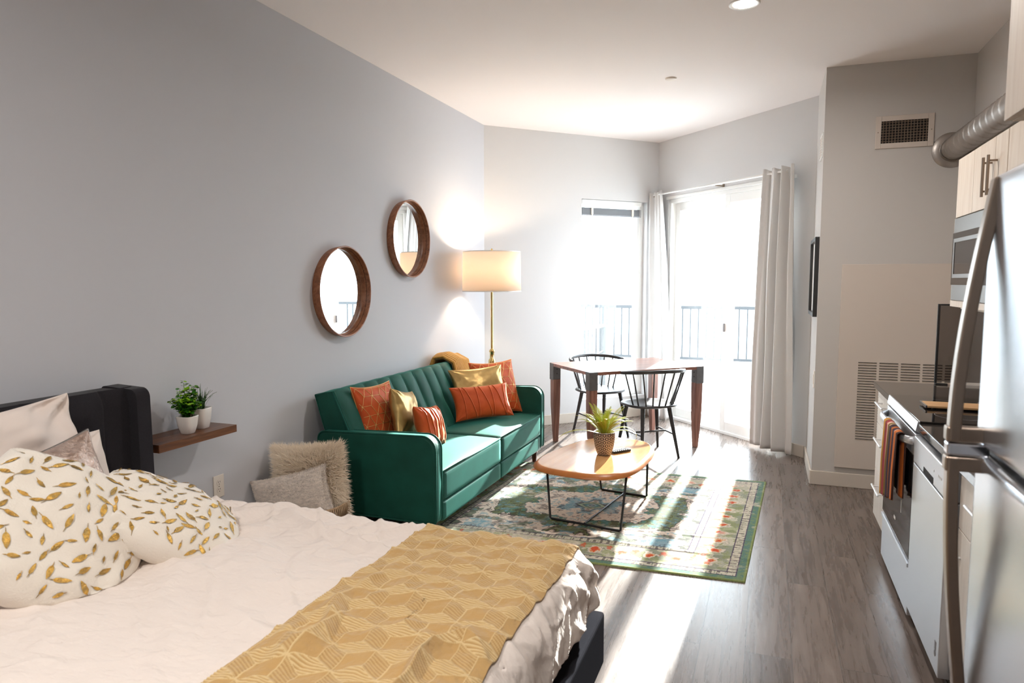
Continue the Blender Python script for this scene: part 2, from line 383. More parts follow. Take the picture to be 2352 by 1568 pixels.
# ================================================================== ROOM SHELL
XL, XR, YB, YC = -2.66, 1.27, -2.6, 5.565
T = 0.15
outer = [(XL - T, YB - T), (XR + T, YB - T), (XR + T, 6.6), (EC[0] + 0.02, 6.6), (EC[0] + 0.0, EC[1] + T * 1.414), (EB[0], EB[1] + T * 1.414), (XL - T, EA[1] + T * 0.5)]
struct('floor', MB().prism(outer, -0.12, 0), MT['floor'])
struct('ceiling', MB().prism(outer, H, H + 0.15), MT['ceil'])
struct('wall_left', MB().box(XL - T, XL, YB - T, EA[1] + 0.06, 0, H), MT['wall'])
struct('wall_back', MB().box(XL, XR, YB - T, YB, 0, H), MT['wall'])
struct('wall_kitchen', MB().box(XR, XR + T, YB - T, YC, 0, H), MT['wall_closet'])
WS0, WS1, WZ0, WZ1 = 1.115, 1.95, 0.24, 2.385
w = MB(); w.box(0, WS0, 0, T, 0, H, T=TE); w.box(WS1, LE + T, 0, T, 0, H, T=TE); w.box(WS0, WS1, 0, T, WZ1, H, T=TE); w.box(WS0, WS1, 0, T, 0, WZ0, T=TE)
struct('wall_end', w, MT['wall_white'])
DS0, DS1, DZ1 = 0.19, 1.93, 2.40
w = MB(); w.box(0, DS0, 0, T, 0, H, T=TD); w.box(DS1, LD + 0.02, 0, T, 0, H, T=TD); w.box(DS0, DS1, 0, T, DZ1, H, T=TD)
struct('wall_patio', w, MT['wall_white'])
# utility closet: a box standing into the room
struct('wall_closet', MB().prism([(EC[0], YC), (XR + T, YC), (XR + T, 6.6), (EC[0], 6.6)], 0, H), MT['wall_closet'])

# baseboards
bb = 0.105
struct('baseboard_end', MB().box(0.0, LE - 0.01, -0.014, 0, 0, bb, T=TE), MT['trim'], bevel=0.004)
w = MB(); w.box(0.02, DS0 - 0.03, -0.014, 0, 0, bb, T=TD); w.box(DS1 + 0.02, LD - 0.015, -0.014, 0, 0, bb, T=TD)
struct('baseboard_patio', w, MT['trim'], bevel=0.004)
struct('baseboard_closet', MB().box(EC[0] - 0.012, XR, YC - 0.014, YC, 0, bb), MT['trim'], bevel=0.004)
struct('baseboard_alcove', MB().box(EC[0] - 0.014, EC[0], YC, EC[1] - 0.012, 0, bb), MT['trim'], bevel=0.004)
struct('baseboard_left', MB().box(XL, XL + 0.014, YB, EA[1] - 0.01, 0, bb), MT['trim'], bevel=0.004)

# ------------------------------------------------------------------ window in the end wall
f = 0.035
wf = MB()
for (a, b_, c, d) in ((WS0, WS0 + f, WZ0, WZ1), (WS1 - f - 0.05, WS1, WZ0, WZ1), (WS0, WS1, WZ1 - f, WZ1), (WS0, WS1, WZ0, WZ0 + f)):
    wf.box(a, b_, 0.07, T - 0.01, c, d, T=TE)
win = struct('window_1', wf, MT['vinyl'], bevel=0.003)
o = MB().box(WS0 + 0.02, WS1 - 0.06, 0.105, 0.111, WZ0 + 0.02, WZ1 - 0.02, T=TE).build('window_pane', MT['glass'], win)
# raised blind at the top of the window
bt = thing('window_blind', 'grey slatted blind pulled up to the top of the narrow window beside the curtain', 'blind', tuple(TE @ Vector((1.5, 0.03, 2.25))))
MB().box(WS0 + 0.01, WS1 - 0.07, 0.012, 0.05, 2.335, 2.38, T=TE).build('headrail', MT['vinyl'], bt, bevel=0.003)
w = MB()
for k in range(13):
    z = 2.232 + k * 0.0052
    w.box(WS0 + 0.015, WS1 - 0.075, 0.008, 0.054, z, z + 0.0028, T=TE)
w.build('slat_stack', MT['blind'], bt)
MB().box(WS0 + 0.015, WS1 - 0.075, 0.010, 0.052, 2.214, 2.230, T=TE).build('bottom_rail', MT['blind'], bt, bevel=0.003)
for s_ in (WS0 + 0.13, WS1 - 0.19):
    MB().box(s_ - 0.006, s_ + 0.006, 0.0, 0.006, 2.21, 2.335, T=TE).box(s_ - 0.012, s_ + 0.012, -0.002, 0.007, 2.225, 2.30, T=TE).build('ladder_tape', MT['plastic_white'], bt)
MB().tube([TE @ Vector((WS1 - 0.1, -0.004, z)) for z in (2.335, 2.0, 1.6)], 0.0015, 5).build('cord', MT['plastic_white'], bt)

# ------------------------------------------------------------------ sliding patio door
dr = MB()
for (a, b_, c, d) in ((DS0, DS0 + 0.035, 0, DZ1), (DS1 - 0.035, DS1, 0, DZ1), (DS0, DS1, DZ1 - 0.04, DZ1), (DS0, DS1, 0.0, 0.03)):
    dr.box(a, b_, 0.01, T - 0.005, c, d, T=TD)
# interior casing strip
dr.box(DS0 - 0.03, DS1 + 0.03, -0.01, 0.0, DZ1, DZ1 + 0.03, T=TD)
door = struct('door_1', dr, MT['vinyl'], bevel=0.003)
mid = 1.09
def sash(a, b_, y0, y1, name):
    m_ = MB(); st = 0.07
    m_.box(a, a + st, y0, y1, 0.03, DZ1 - 0.04, T=TD); m_.box(b_ - st, b_, y0, y1, 0.03, DZ1 - 0.04, T=TD)
    m_.box(a + st, b_ - st, y0, y1, DZ1 - 0.125, DZ1 - 0.04, T=TD); m_.box(a + st, b_ - st, y0, y1, 0.03, 0.125, T=TD)
    sh = m_.build('sash', MT['vinyl'], door, bevel=0.004)
    MB().box(a + st - 0.01, b_ - st + 0.01, (y0 + y1) / 2 - 0.003, (y0 + y1) / 2 + 0.003, 0.115, DZ1 - 0.115, T=TD).build('door_pane', MT['glass'], sh)
    return sh
sash(DS0 + 0.035, mid + 0.035, 0.075, 0.115, 'sash')
s2_ = sash(mid - 0.035, DS1 - 0.035, 0.02, 0.06, 'sash')
MB().box(DS1 - 0.09, DS1 - 0.065, -0.02, 0.02, 0.95, 1.15, T=TD).build('pull_handle', MT['vinyl'], s2_, bevel=0.006)
MB().box(mid - 0.01, mid + 0.006, 0.008, 0.02, 1.02, 1.10, T=TD).build('latch', MT['sticker'], s2_, bevel=0.002)

# ------------------------------------------------------------------ curtain rod + curtains
rod_y = -0.10; rod_z = 2.455
rt = thing('curtain_rod', 'thin white curtain rod with centre bracket above the sliding door', 'curtain rod', tuple(TD @ Vector((1.0, rod_y, rod_z))))
MB().cyl(TD @ Vector((0.0, rod_y, rod_z)), TD @ Vector((1.02, rod_y, rod_z)), 0.008, n=12).cyl(TD @ Vector((1.0, rod_y, rod_z)), TD @ Vector((1.95, rod_y, rod_z)), 0.011, n=12).build('rod', MT['vinyl'], rt)
for s_ in (0.06, 1.05, 1.90):
    MB().box(s_ - 0.008, s_ + 0.008, rod_y, 0, rod_z - 0.02, rod_z - 0.008, T=TD).box(s_ - 0.012, s_ + 0.012, -0.006, 0, rod_z - 0.05, rod_z + 0.01, T=TD).build('bracket', MT['nickel'], rt, bevel=0.002)

def curtain(name, label, c0, c1, b0, b1, seed, folds, ztop, zbot, amp):
    """gathered cloth: top spans s=c0..c1, bottom b0..b1 along the door wall"""
    rnd = random.Random(seed); ph = [rnd.uniform(0, 6.28) for _ in range(4)]
    def fn(u, v):
        z = ztop + (zbot - ztop) * v
        a = c0 + (c1 - c0) * u; b = b0 + (b1 - b0) * u
        e = v ** 0.8
        s = a + (b - a) * e
        fold = sin(2 * pi * folds * u + ph[0]) + 0.35 * sin(2 * pi * folds * 2.3 * u + ph[1] + 1.5 * v)
        A = amp * (0.55 + 0.45 * min(1, v * 3)) * (1 + 0.25 * sin(5 * u + ph[2] + v))
        y = rod_y + A * fold + 0.012 * sin(7 * v + 9 * u + ph[3]) * v
        s += 0.018 * cos(2 * pi * folds * u + ph[0]) * (0.3 + v)
        y = min(y, -0.022)
        if v < 0.012: pass
        return TD @ Vector((s, y, z + (0.012 * sin(2 * pi * folds * u + 1) if v == 0 else 0)))
    o = MB().grid(fn, 120, 60).build(name, MT['curtain'], solid=0.0025)
    return tag(o, label, 'curtain')
curtain('curtain', 'pale grey curtain gathered at the corner between narrow window and sliding door', -0.02, 0.21, 0.03, 0.42, 3, 2.6, 2.49, 0.015, 0.045)
curtain('curtain', 'pale grey curtain hanging at the right end of the patio door near the closet', 1.69, 2.03, 1.65, 2.10, 5, 3.2, 2.49, 0.03, 0.052)

# ------------------------------------------------------------------ ceiling fittings
for i, (x, y) in enumerate(DOWNLIGHTS):
    labels = ['round recessed ceiling light over the living area', 'ceiling light added out of view as fill over the walkway', 'ceiling light added out of view to brighten the bed',
              'recessed ceiling light above the bed', 'recessed ceiling light near the back wall on the bed side']
    t = thing('ceiling_light', labels[i], 'ceiling light', (x, y, H), group='recessed ceiling lights')
    MB().lathe([(0.062, 0.0), (0.062, -0.004), (0.078, -0.007), (0.084, -0.003), (0.084, 0.0)], (x, y, H), 40).build('trim_ring', MT['vinyl'], t)
    MB().cyl((x, y, H - 0.0035), (x, y, H - 0.001), 0.062, n=36).build('lens', MT['dl'], t)
    ld = bpy.data.lights.new('downlight_lamp', 'AREA'); ld.shape = 'DISK'; ld.size = 0.12; ld.energy = DL_POWER[i]; ld.color = (1.0, 0.95, 0.90); ld.spread = radians(170)
    lo = bpy.data.objects.new('downlight_lamp', ld); COL.objects.link(lo); lo.parent = t; lo.location = (0, 0, -0.012)
t = MB().lathe([(0.0001, -0.012), (0.036, -0.012), (0.042, -0.008), (0.044, 0)], (-0.735, 5.45, H), 32).build('smoke_detector', MT['plastic_white'])
tag(t, 'small round sprinkler cover plate on the ceiling near the patio door', 'sprinkler cover')

# ------------------------------------------------------------------ closet face: vent, louvred panel, flange
vt = thing('air_vent', 'white rectangular supply vent with dark grille high on the closet wall', 'vent', (0.855, YC, 2.557))
x0, x1, z0, z1 = 0.675, 1.035, 2.445, 2.668
w = MB(); f = 0.036
for (a, b_, c, d) in ((x0, x0 + f, z0, z1), (x1 - f, x1, z0, z1), (x0 + f, x1 - f, z1 - f, z1), (x0 + f, x1 - f, z0, z0 + f)): w.box(a, b_, YC - 0.01, YC, c, d)
w.build('frame', MT['panel'], vt, bevel=0.003)
MB().box(x0 + f, x1 - f, YC - 0.002, YC - 0.0005, z0 + f, z1 - f).build('duct_opening', MT['slot'], vt)
w = MB()
for k in range(15): 
    x = x0 + f + 0.012 + k * 0.0190
    w.box(x - 0.0022, x + 0.0022, YC - 0.008, YC - 0.003, z0 + f, z1 - f)
for k in range(8):
    z = z0 + f + 0.012 + k * 0.0185
    w.box(x0 + f, x1 - f, YC - 0.006, YC - 0.0025, z - 0.002, z + 0.002)
w.build('grille', MT['nickel'], vt)
for x in (x0 + 0.016, x1 - 0.016): MB().cyl((x, YC - 0.012, 2.557), (x, YC - 0.009, 2.557), 0.004, n=10).build('screw', MT['nickel'], vt)

pt = thing('louvred_panel', 'greige access panel with rows of louvre slots on the closet wall', 'access panel', (0.88, YC, 0.9))
MB().box(0.497, 1.25, YC - 0.022, YC - 0.002, 0.148, 1.64).build('panel_door', MT['panel'], pt, bevel=0.003)
w = MB()
for c_ in range(5):
    for r_ in range(30):
        xa = 0.628 + c_ * 0.1365; zz = 0.935 - r_ * 0.0193
        xb = min(xa + 0.120, 1.245)
        if xb - xa < 0.02: continue
        w.box(xa, xb, YC - 0.0228, YC - 0.0215, zz - 0.0042, zz, mi=1)
        w.add([(xa, YC - 0.022, zz - 0.010), (xb, YC - 0.022, zz - 0.010), (xb, YC - 0.027, zz - 0.0045), (xa, YC - 0.027, zz - 0.0045), (xa, YC - 0.022, zz - 0.0045), (xb, YC - 0.022, zz - 0.0045)],
              [(0, 1, 2, 3), (3, 2, 5, 4), (0, 3, 4), (1, 5, 2)], 0, False)
w.build('louvres', [MT['panel'], MT['slot']], pt)

# spiral duct
dc = Vector((1.146, YC, 2.41)); dr_ = 0.072
dt = thing('spiral_duct', 'round galvanised spiral duct running above the kitchen cabinets', 'duct', tuple(dc))
def spiral(u, v):
    y = YC - u * (YC - 2.25); t = 2 * pi * v
    ph = ((y / 0.115) - v) % 1.0
    r = dr_ + 0.006 * math.exp(-((ph - 0.5) / 0.045) ** 2)
    return (dc.x + r * cos(t), y, dc.z + r * sin(t))
MB().grid(spiral, 700, 25).build('pipe', MT['duct'], dt)
MB().lathe([(dr_ - 0.002, -0.006), (0.118, -0.006), (0.120, 0)], (0, 0, 0), 48, T=Matrix.Translation(dc) @ Matrix.Rotation(pi / 2, 4, 'X') @ Matrix.Scale(-1, 4, (0, 0, 1))).build('flange', MT['duct'], dt)
MB().lathe([(dr_ + 0.002, -0.05), (dr_ + 0.003, -0.006)], (0, 0, 0), 48, T=Matrix.Translation(dc) @ Matrix.Rotation(-pi / 2, 4, 'X')).build('collar', MT['duct'], dt)

# framed picture + wall switch on the closet side
ft = thing('picture_frame', 'black framed picture seen edge-on on the alcove wall by the curtain', 'picture frame', (EC[0], 5.93, 1.55))
ya, yb_, za, zb = 5.62, 6.22, 1.253, 1.845; fx = EC[0]
w = MB()
for (a, b_, c, d) in ((ya, ya + 0.03, za, zb), (yb_ - 0.03, yb_, za, zb), (ya + 0.03, yb_ - 0.03, zb - 0.03, zb), (ya + 0.03, yb_ - 0.03, za, za + 0.03)): w.box(fx - 0.03, fx, a, b_, c, d)
w.build('frame', MT['plastic_black'], ft, bevel=0.002)
MB().box(fx - 0.008, fx - 0.001, ya + 0.03, yb_ - 0.03, za + 0.03, zb - 0.03).build('mat_board', MT['white_art'], ft)
st = thing('wall_register', 'small white grille high on the alcove wall above the black frame', 'vent', (EC[0], 5.72, 2.5))
w = MB().box(fx - 0.008, fx, 5.62, 5.84, 2.42, 2.60)
w.build('cover_plate', MT['vinyl'], st, bevel=0.002)
w = MB()
for k in range(8): w.box(fx - 0.010, fx - 0.0078, 5.635, 5.825, 2.436 + k * 0.019, 2.445 + k * 0.019)
w.build('louvres', MT['panel'], st)
sw = thing('light_switch', 'white light switch plate low on the alcove wall beside the closet corner', 'switch', (EC[0], 5.66, 0.8))
MB().box(fx - 0.006, fx, 5.60, 5.68, 0.72, 0.85).build('plate', MT['plastic_white'], sw, bevel=0.002)
MB().box(fx - 0.010, fx - 0.006, 5.62, 5.66, 0.75, 0.82).build('rocker', MT['plastic_white'], sw, bevel=0.001)

# ================================================================== OUTSIDE
tag(MB().prism([(-6, 6.3), (EA[0] - T, 6.3), (EA[0] - T, EA[1] + 0.08), (EB[0], EB[1] + 0.215), (0.6, 6.62), (6, 6.6), (6, 14), (-6, 14)], -0.3, -0.03).build('patio_slab', MT['patio']), kind='structure')
tag(MB().box(-4.5, 3.0, 10.6, 10.8, -0.03, 0.26).box(-4.5, 3.0, 10.57, 10.83, 0.26, 0.305).build('patio_curb', MT['curb'], bevel=0.01), kind='structure')
RL = thing('balcony_railing', 'dark railing of thin upright bars along the patio edge outside', 'railing', (-1.5, 10.7, 0.3))
MB().box(-4.2, 2.0, 10.675, 10.725, 1.10, 1.15).build('top_rail', MT['rail'], RL, bevel=0.004)
MB().box(-4.2, 2.0, 10.675, 10.725, 0.335, 0.375).build('bottom_rail', MT['rail'], RL, bevel=0.004)
for k in range(52):
    x = -4.1 + k * 0.116
    MB().box(x - 0.010, x + 0.010, 10.690, 10.710, 0.375, 1.115).build('baluster', MT['rail'], RL)
for x in (-4.2, -2.42, -0.62, 1.2):
    MB().box(x - 0.02, x + 0.02, 10.68, 10.72, 0.305, 1.12).build('post', MT['rail'], RL, bevel=0.003)
R2t = thing('stair_railing', 'short white-capped railing section in front of the dark balcony railing', 'railing', (-2.15, 9.2, -0.03))
pa, pb = Vector((-2.14, 9.5, 0)), Vector((-2.35, 7.9, 0))
dd = (pb - pa)
MB().tube([pa + Vector((0, 0, 0.90)), pb + Vector((0, 0, 0.90))], 0.022, 10).build('top_rail', MT['white_rail'], R2t)
MB().tube([pa + Vector((0, 0, 0.55)), pb + Vector((0, 0, 0.40))], 0.008, 10).build('lower_cable', MT['white_rail'], R2t)
MB().box(-2.18, -2.10, 9.46, 9.54, -0.03, 0.89).build('post', MT['rail'], R2t, bevel=0.004)
for k in range(1, 11):
    p = pa + dd * (k / 11); MB().box(p.x - 0.007, p.x + 0.007, p.y - 0.007, p.y + 0.007, 0.1, 0.88).build('baluster', MT['rail'], R2t)
MB().tube([pa + Vector((0, 0, 0.1)), pb + Vector((0, 0, 0.1))], 0.012, 8).build('bottom_rail', MT['rail'], R2t)
MB().box(pb.x - 0.03, pb.x + 0.03, pb.y - 0.03, pb.y + 0.03, -0.03, 0.89).build('post', MT['rail'], R2t, bevel=0.004)
fn_ = thing('fence', 'tall pale board fence across the street beyond the patio railing', 'fence', (-1, 16, -0.3))
w = MB()
for k in range(34):
    x = -9 + k * 0.5; w.box(x + 0.006, x + 0.494, 16, 16.04, -0.3, 2.22)
w.build('boards', MT['fence'], fn_)
MB().box(-9, 8, 15.97, 16.07, 2.22, 2.28).build('cap', MT['curb'], fn_, bevel=0.01)
tag(MB().box(-12, 12, 14, 34, -0.4, -0.3).build('street_ground', MT['patio']), kind='structure')
hs = thing('neighbour_house', 'low pale house with a hipped roof behind the board fence', 'house', (1.5, 28, -0.3))
MB().box(-1.5, 5.5, 26, 31, -0.3, 2.9).build('wall', MT['fence'], hs)
MB().add([(-1.9, 25.6, 2.9), (5.9, 25.6, 2.9), (5.9, 31.4, 2.9), (-1.9, 31.4, 2.9), (0.6, 28.5, 4.3), (3.4, 28.5, 4.3)],
         [(0, 1, 5, 4), (1, 2, 5), (2, 3, 4, 5), (3, 0, 4), (0, 3, 2, 1)], 0, False).build('roof', MT['roof'], hs)

# ================================================================== SOFA
SX0, SX1, SY0, SY1 = -2.60, -1.76, 3.50, 5.55
sofa = thing('sofa', 'emerald green velvet sofa with channel tufted back under the round mirrors', 'sofa', (-2.2, 4.52, 0))
V_ = MT['velvet']
def rbox(x0, x1, y0, y1, z0, z1, r=0.03, puff=0.0, n=14):
    """soft box: rounded, slightly puffed"""
    mb = MB(); cx, cy, cz = (x0 + x1) / 2, (y0 + y1) / 2, (z0 + z1) / 2
    hx, hy, hz = (x1 - x0) / 2, (y1 - y0) / 2, (z1 - z0) / 2
    def P(d):
        x, y, z = d
        q = Vector((x * hx, y * hy, z * hz))
        c = Vector((max(-hx + r, min(hx - r, q.x)), max(-hy + r, min(hy - r, q.y)), max(-hz + r, min(hz - r, q.z))))
        e = q - c
        if e.length > 1e-9: e = e.normalized() * r
        q = c + e
        q.z += puff * (1 - x * x) * (1 - y * y) * (1 if z > 0 else 0.0) * abs(z)
        return (cx + q.x, cy + q.y, cz + q.z)
    def sp(t):   # denser near the edges
        return sin((t - 0.5) * pi)
    for ax in range(3):
        for sg in (-1, 1):
            def fn(u, v, ax=ax, sg=sg):
                a, b = sp(u), sp(v)
                d = [0, 0, 0]; d[ax] = sg; d[(ax + 1) % 3] = a * (1 if sg > 0 else -1); d[(ax + 2) % 3] = b
                return P(d)
            mb.grid(fn, n, n)
    return mb
def arm_profile(y0, y1):
    # side outline of an arm: rounded top front and back corners; extruded along y with soft edges
    pts = []
    x0, x1, z0, z1, r = SX0 + 0.04, SX1, 0.115, 0.628, 0.085
    for (cx_, cz_, a0, a1, rr) in ((x1 - r, z1 - r, 0, pi / 2, r), (x0 + 0.05, z1 - 0.02 - 0.05, pi / 2, pi, 0.05), (x0 + 0.015, z0 + 0.015, pi, 1.5 * pi, 0.015), (x1 - 0.02, z0 + 0.02, 1.5 * pi, 2 * pi, 0.02)):
        for k in range(9):
            a = a0 + (a1 - a0) * k / 8; pts.append((cx_ + rr * cos(a), cz_ + rr * sin(a)))
    mb = MB(); n = len(pts); cxm, czm = (x0 + x1) / 2, (z0 + z1) / 2
    rows = []
    rr = 0.014
    prof = [(rr, y0)] + [(rr * (1 - sin(t * pi / 8)), y0 + rr * (1 - cos(t * pi / 8))) for t in range(1, 5)] + [(rr * (1 - cos(t * pi / 8)), y1 - rr * (1 - sin(t * pi / 8))) for t in range(0, 5)]
    for (ins, y) in prof:
        row = []
        for (x, z) in pts:
            dx, dz = x - cxm, z - czm
            row.append((x - ins * (dx / abs(dx) if abs(dx) > 0.3 else dx / 0.3), y, z - ins * (dz / abs(dz) if abs(dz) > 0.15 else dz / 0.15)))
        rows.append(row)
    V = [p for r_ in rows for p in r_]; k = len(rows)
    mb.add(V, [(i * n + j, i * n + (j + 1) % n, (i + 1) * n + (j + 1) % n, (i + 1) * n + j) for i in range(k - 1) for j in range(n)])
    mb.add(rows[0], [tuple(range(n))], 0, False); mb.add(rows[-1], [tuple(range(n - 1, -1, -1))], 0, False)
    return mb, pts
for (a, b_) in ((SY0, SY0 + 0.085), (SY1 - 0.085, SY1)):
    mb, pts = arm_profile(a, b_)
    arm = mb.build('arm', V_, sofa)
    pp = [(x, a + 0.004, z) for x, z in pts]
    pq = [(x, b_ - 0.004, z) for x, z in pts]
    MB().tube(pp, 0.0055, 6, closed=True).tube(pq, 0.0055, 6, closed=True).build('piping', V_, arm)
yi0, yi1, ym = SY0 + 0.088, SY1 - 0.088, 4.545
BT = MT['velvet']
for (a, b_) in ((yi0, ym - 0.004), (ym + 0.004, yi1)):
    st_ = rbox(-2.34, SX1 + 0.004, a, b_, 0.225, 0.405, 0.022, 0.028).build('seat_cushion', V_, sofa, weld=True)
    MB().tube([(SX1 - 0.002, a + 0.015, 0.402), (SX1 - 0.002, b_ - 0.015, 0.402)], 0.0055, 6).tube([(SX1 - 0.02, b_ - 0.005, 0.405), (-2.30, b_ - 0.005, 0.405)], 0.0045, 6).build('piping', V_, st_)
    rbox(SX0 + 0.16, SX1 + 0.001, a, b_, 0.105, 0.222, 0.012).build('base', V_, sofa, weld=True)
# tufted back: two halves, channels with buttons
def back_half(a, b_, flip):
    nb = 6; wch = (b_ - a) / nb
    zb_, zt_ = 0.34, 0.845
    def front(y, t):
        xb, xt = -2.235, -2.475
        x = xb + (xt - xb) * t
        s = ((y - a) / wch) % 1.0
        ch = abs(sin(pi * s)) ** 0.55
        # tuft buttons pull the channel seams in at mid height
        k = round((y - a) / wch); yk = a + k * wch
        d = math.exp(-(((y - yk) / 0.035) ** 2 + ((t - 0.52) / 0.085) ** 2)) if 0 < k < nb else 0
        bulge = 0.030 * ch * (1 - (2 * t - 1) ** 8)
        return x + bulge - 0.022 * d
    mb = MB(); n, m = nb * 14 + 1, 26
    mb.grid(lambda u, v: (front(a + u * (b_ - a), v), a + u * (b_ - a), zb_ + (zt_ - zb_) * v + 0.010 * math.sin(pi * (((u * nb) % 1))) * (v ** 8)), n, m)
    # top, ends and rear slab (leaning)
    def top(u, v):
        y = a + u * (b_ - a)
        xf = front(y, 1.0); xr = -2.612
        return (xf + (xr - xf) * v, y, zt_ + 0.010 * abs(sin(pi * ((u * nb) % 1))) * (1 - v) + 0.008 * sin(pi * v) - 0.03 * v)
    mb.grid(top, n, 8)
    mb.grid(lambda u, v: (-2.612 + 0.14 * (1 - v), a + u * (b_ - a), zb_ + (zt_ - 0.03 - zb_) * v), 3, 3)
    for y in (a, b_):
        mb.grid(lambda u, v, y=y: (front(y, v) + (((-2.612 + 0.14 * (1 - v)) - front(y, v)) * u), y + (0.010 if y == b_ else -0.010) * sin(pi * u) * 0, zb_ + (zt_ - 0.03 * u - zb_) * v), 6, 26)
    o = mb.build('backrest', V_, sofa, weld=True)
    for k in range(1, nb):
        y = a + k * wch
        MB().sphere((front(y, 0.52) + 0.004, y, zb_ + (zt_ - zb_) * 0.52), 0.010, 12, 8, sz=1).build('button', V_, o)
    MB().tube([(-2.612, a, zt_ - 0.03), (-2.612, b_, zt_ - 0.03)], 0.006, 6).tube([(front(a, t), a, zb_ + (zt_ - zb_) * t) for t in (0, .5, 1)] + [(-2.54, a, zt_ - 0.01), (-2.612, a, zt_ - 0.03), (-2.545, a, 0.6), (-2.48, a, 0.35)], 0.0045, 6).build('piping', V_, o)
back_half(yi0 - 0.03, ym - 0.002, 0); back_half(ym + 0.002, yi1 + 0.03, 1)
for (x, y) in ((-1.815, SY0 + 0.07), (-2.5, SY0 + 0.07), (-1.815, SY1 - 0.09), (-2.5, SY1 - 0.09)):
    MB().cyl((x, y, 0), (x, y, 0.125), 0.016, 0.029, 20).build('leg', MT['walnut_leg'], sofa)

# ================================================================== CUSHIONS
def pillow_fn(w_, h_, t_, seed=0, ear=0.10, wr=0.006, puffx=0.42):
    rnd = random.Random(seed); ox = rnd.uniform(0, 50)
    def P(u, v, side):
        x = w_ / 2 * u * (1 - ear * (1 - v * v) * abs(u) ** 2); z = h_ / 2 * v * (1 - ear * (1 - u * u) * abs(v) ** 2)
        e = max(0.0, (1 - u * u) * (1 - v * v)) ** puffx
        y = side * t_ / 2 * e
        n = noise.noise(Vector((x * 9 + ox, z * 9, side * 3.0))) * wr + noise.noise(Vector((x * 26 + ox, z * 26, side * 3.0))) * wr * 0.35
        # radiating puckers from the corners
        rr = math.hypot(1 - abs(u), 1 - abs(v)); an = atan2(1 - abs(v), 1 - abs(u) + 1e-6)
        n += wr * 1.1 * sin(an * 9 + ox) * math.exp(-rr * 2.6) * e ** 0.3
        y += side * n * min(1, e * 3)
        return Vector((x, y, z))
    return P
def pillow(name, label, mats, w_, h_, t_, loc, nrm_yaw, lean, roll=0, seed=0, ear=0.10, wr=0.006, deco=None, n=44, edge=None, edge_mat=0, sag=0, fur=None, puffx=0.42, group=None, rnd_=0.0, floor=None):
    """local x = width, z = height, -y = front. yaw: heading of the front normal in degrees; lean back in degrees"""
    P0 = pillow_fn(w_, h_, t_, seed, ear, wr, puffx)
    yaw = radians(nrm_yaw) + pi / 2
    RM = Matrix.Rotation(yaw, 3, 'Z') @ Matrix.Rotation(-radians(lean), 3, 'X') @ Matrix.Rotation(radians(roll), 3, 'Y')
    RI = RM.transposed(); LV = Vector(loc)
    def P(u, v, side):
        q = P0(u, v, side)
        if rnd_: q.x *= sqrt(1 - rnd_ * v * v); q.z *= sqrt(1 - rnd_ * u * u)
        if floor is not None:                       # the cushion is squashed flat where it rests on something
            wq = RM @ q + LV
            if wq.z < floor: wq.z = floor - (floor - wq.z) * 0.04; q = RI @ (wq - LV)
        return q
    def sgn(t): return sin((t - 0.5) * pi)
    mb = MB()
    mb.grid(lambda a, b: P(sgn(a), sgn(b), -1), n, n); mb.grid(lambda a, b: P(sgn(1 - a), sgn(b), 1), n, n)
    if edge:
        pts = []
        for (ua, va, ub, vb) in ((-1, -1, 1, -1), (1, -1, 1, 1), (1, 1, -1, 1), (-1, 1, -1, -1)):
            for k in range(24):
                tt = sgn(k / 24.0) ; tt = (tt + 1) / 2
                pts.append(P(ua + (ub - ua) * tt, va + (vb - va) * tt, -1))
        mb.tube(pts, edge, 6, closed=True, mi=edge_mat)
    if deco: deco(mb, P)
    o = mb.build(name, mats, weld=True)
    o.rotation_euler = RM.to_euler()
    o.location = loc
    return tag(o, label, 'cushion', group)

def star_lines(mb, P):
    """tumbling hexagon star line pattern in gold"""
    segs = []; a = 0.36
    def hexc(i, j): return (a * 1.5 * i, a * sqrt(3) * (j + 0.5 * (i % 2)))
    for i in range(-3, 4):
        for j in range(-3, 4):
            cx_, cy_ = hexc(i, j)
            pts = [(cx_ + a * cos(pi / 3 * k), cy_ + a * sin(pi / 3 * k)) for k in range(6)]
            for k in range(3): segs.append((pts[k], pts[k + 1]))
            for k in range(6):
                if (i + j + k) % 2 == 0 or (i * 3 + j) % 2 == 0: segs.append(((cx_, cy_), pts[k]))
    for (p, q) in segs:
        L_ = []
        for k in range(9):
            t = k / 8; u = p[0] + (q[0] - p[0]) * t; v = p[1] + (q[1] - p[1]) * t
            if abs(u) < 0.97 and abs(v) < 0.97: L_.append(P(u, v, -1) + Vector((0, -0.0012, 0)))
            elif len(L_) > 1: mb.tube(L_, 0.0013, 4, mi=1); L_ = []
            else: L_ = []
        if len(L_) > 1: mb.tube(L_, 0.0013, 4, mi=1)
def pleats(mb, P):
    lines = [(-0.72, -0.66), (-0.6, -0.3), (-0.2, -0.22), (-0.08, 0.22), (0.3, 0.28), (0.42, 0.72), (0.8, 0.74)]
    for (a, b) in lines:
        for off in (0,):
            mb.tube([P(a + (b - a) * (1 - k) / 1.0, -1 + 2 * k, -1) * 1.0 + Vector((0, -0.001, 0)) for k in [0.02 + 0.96 * j / 18 for j in range(19)]], 0.0048, 6)
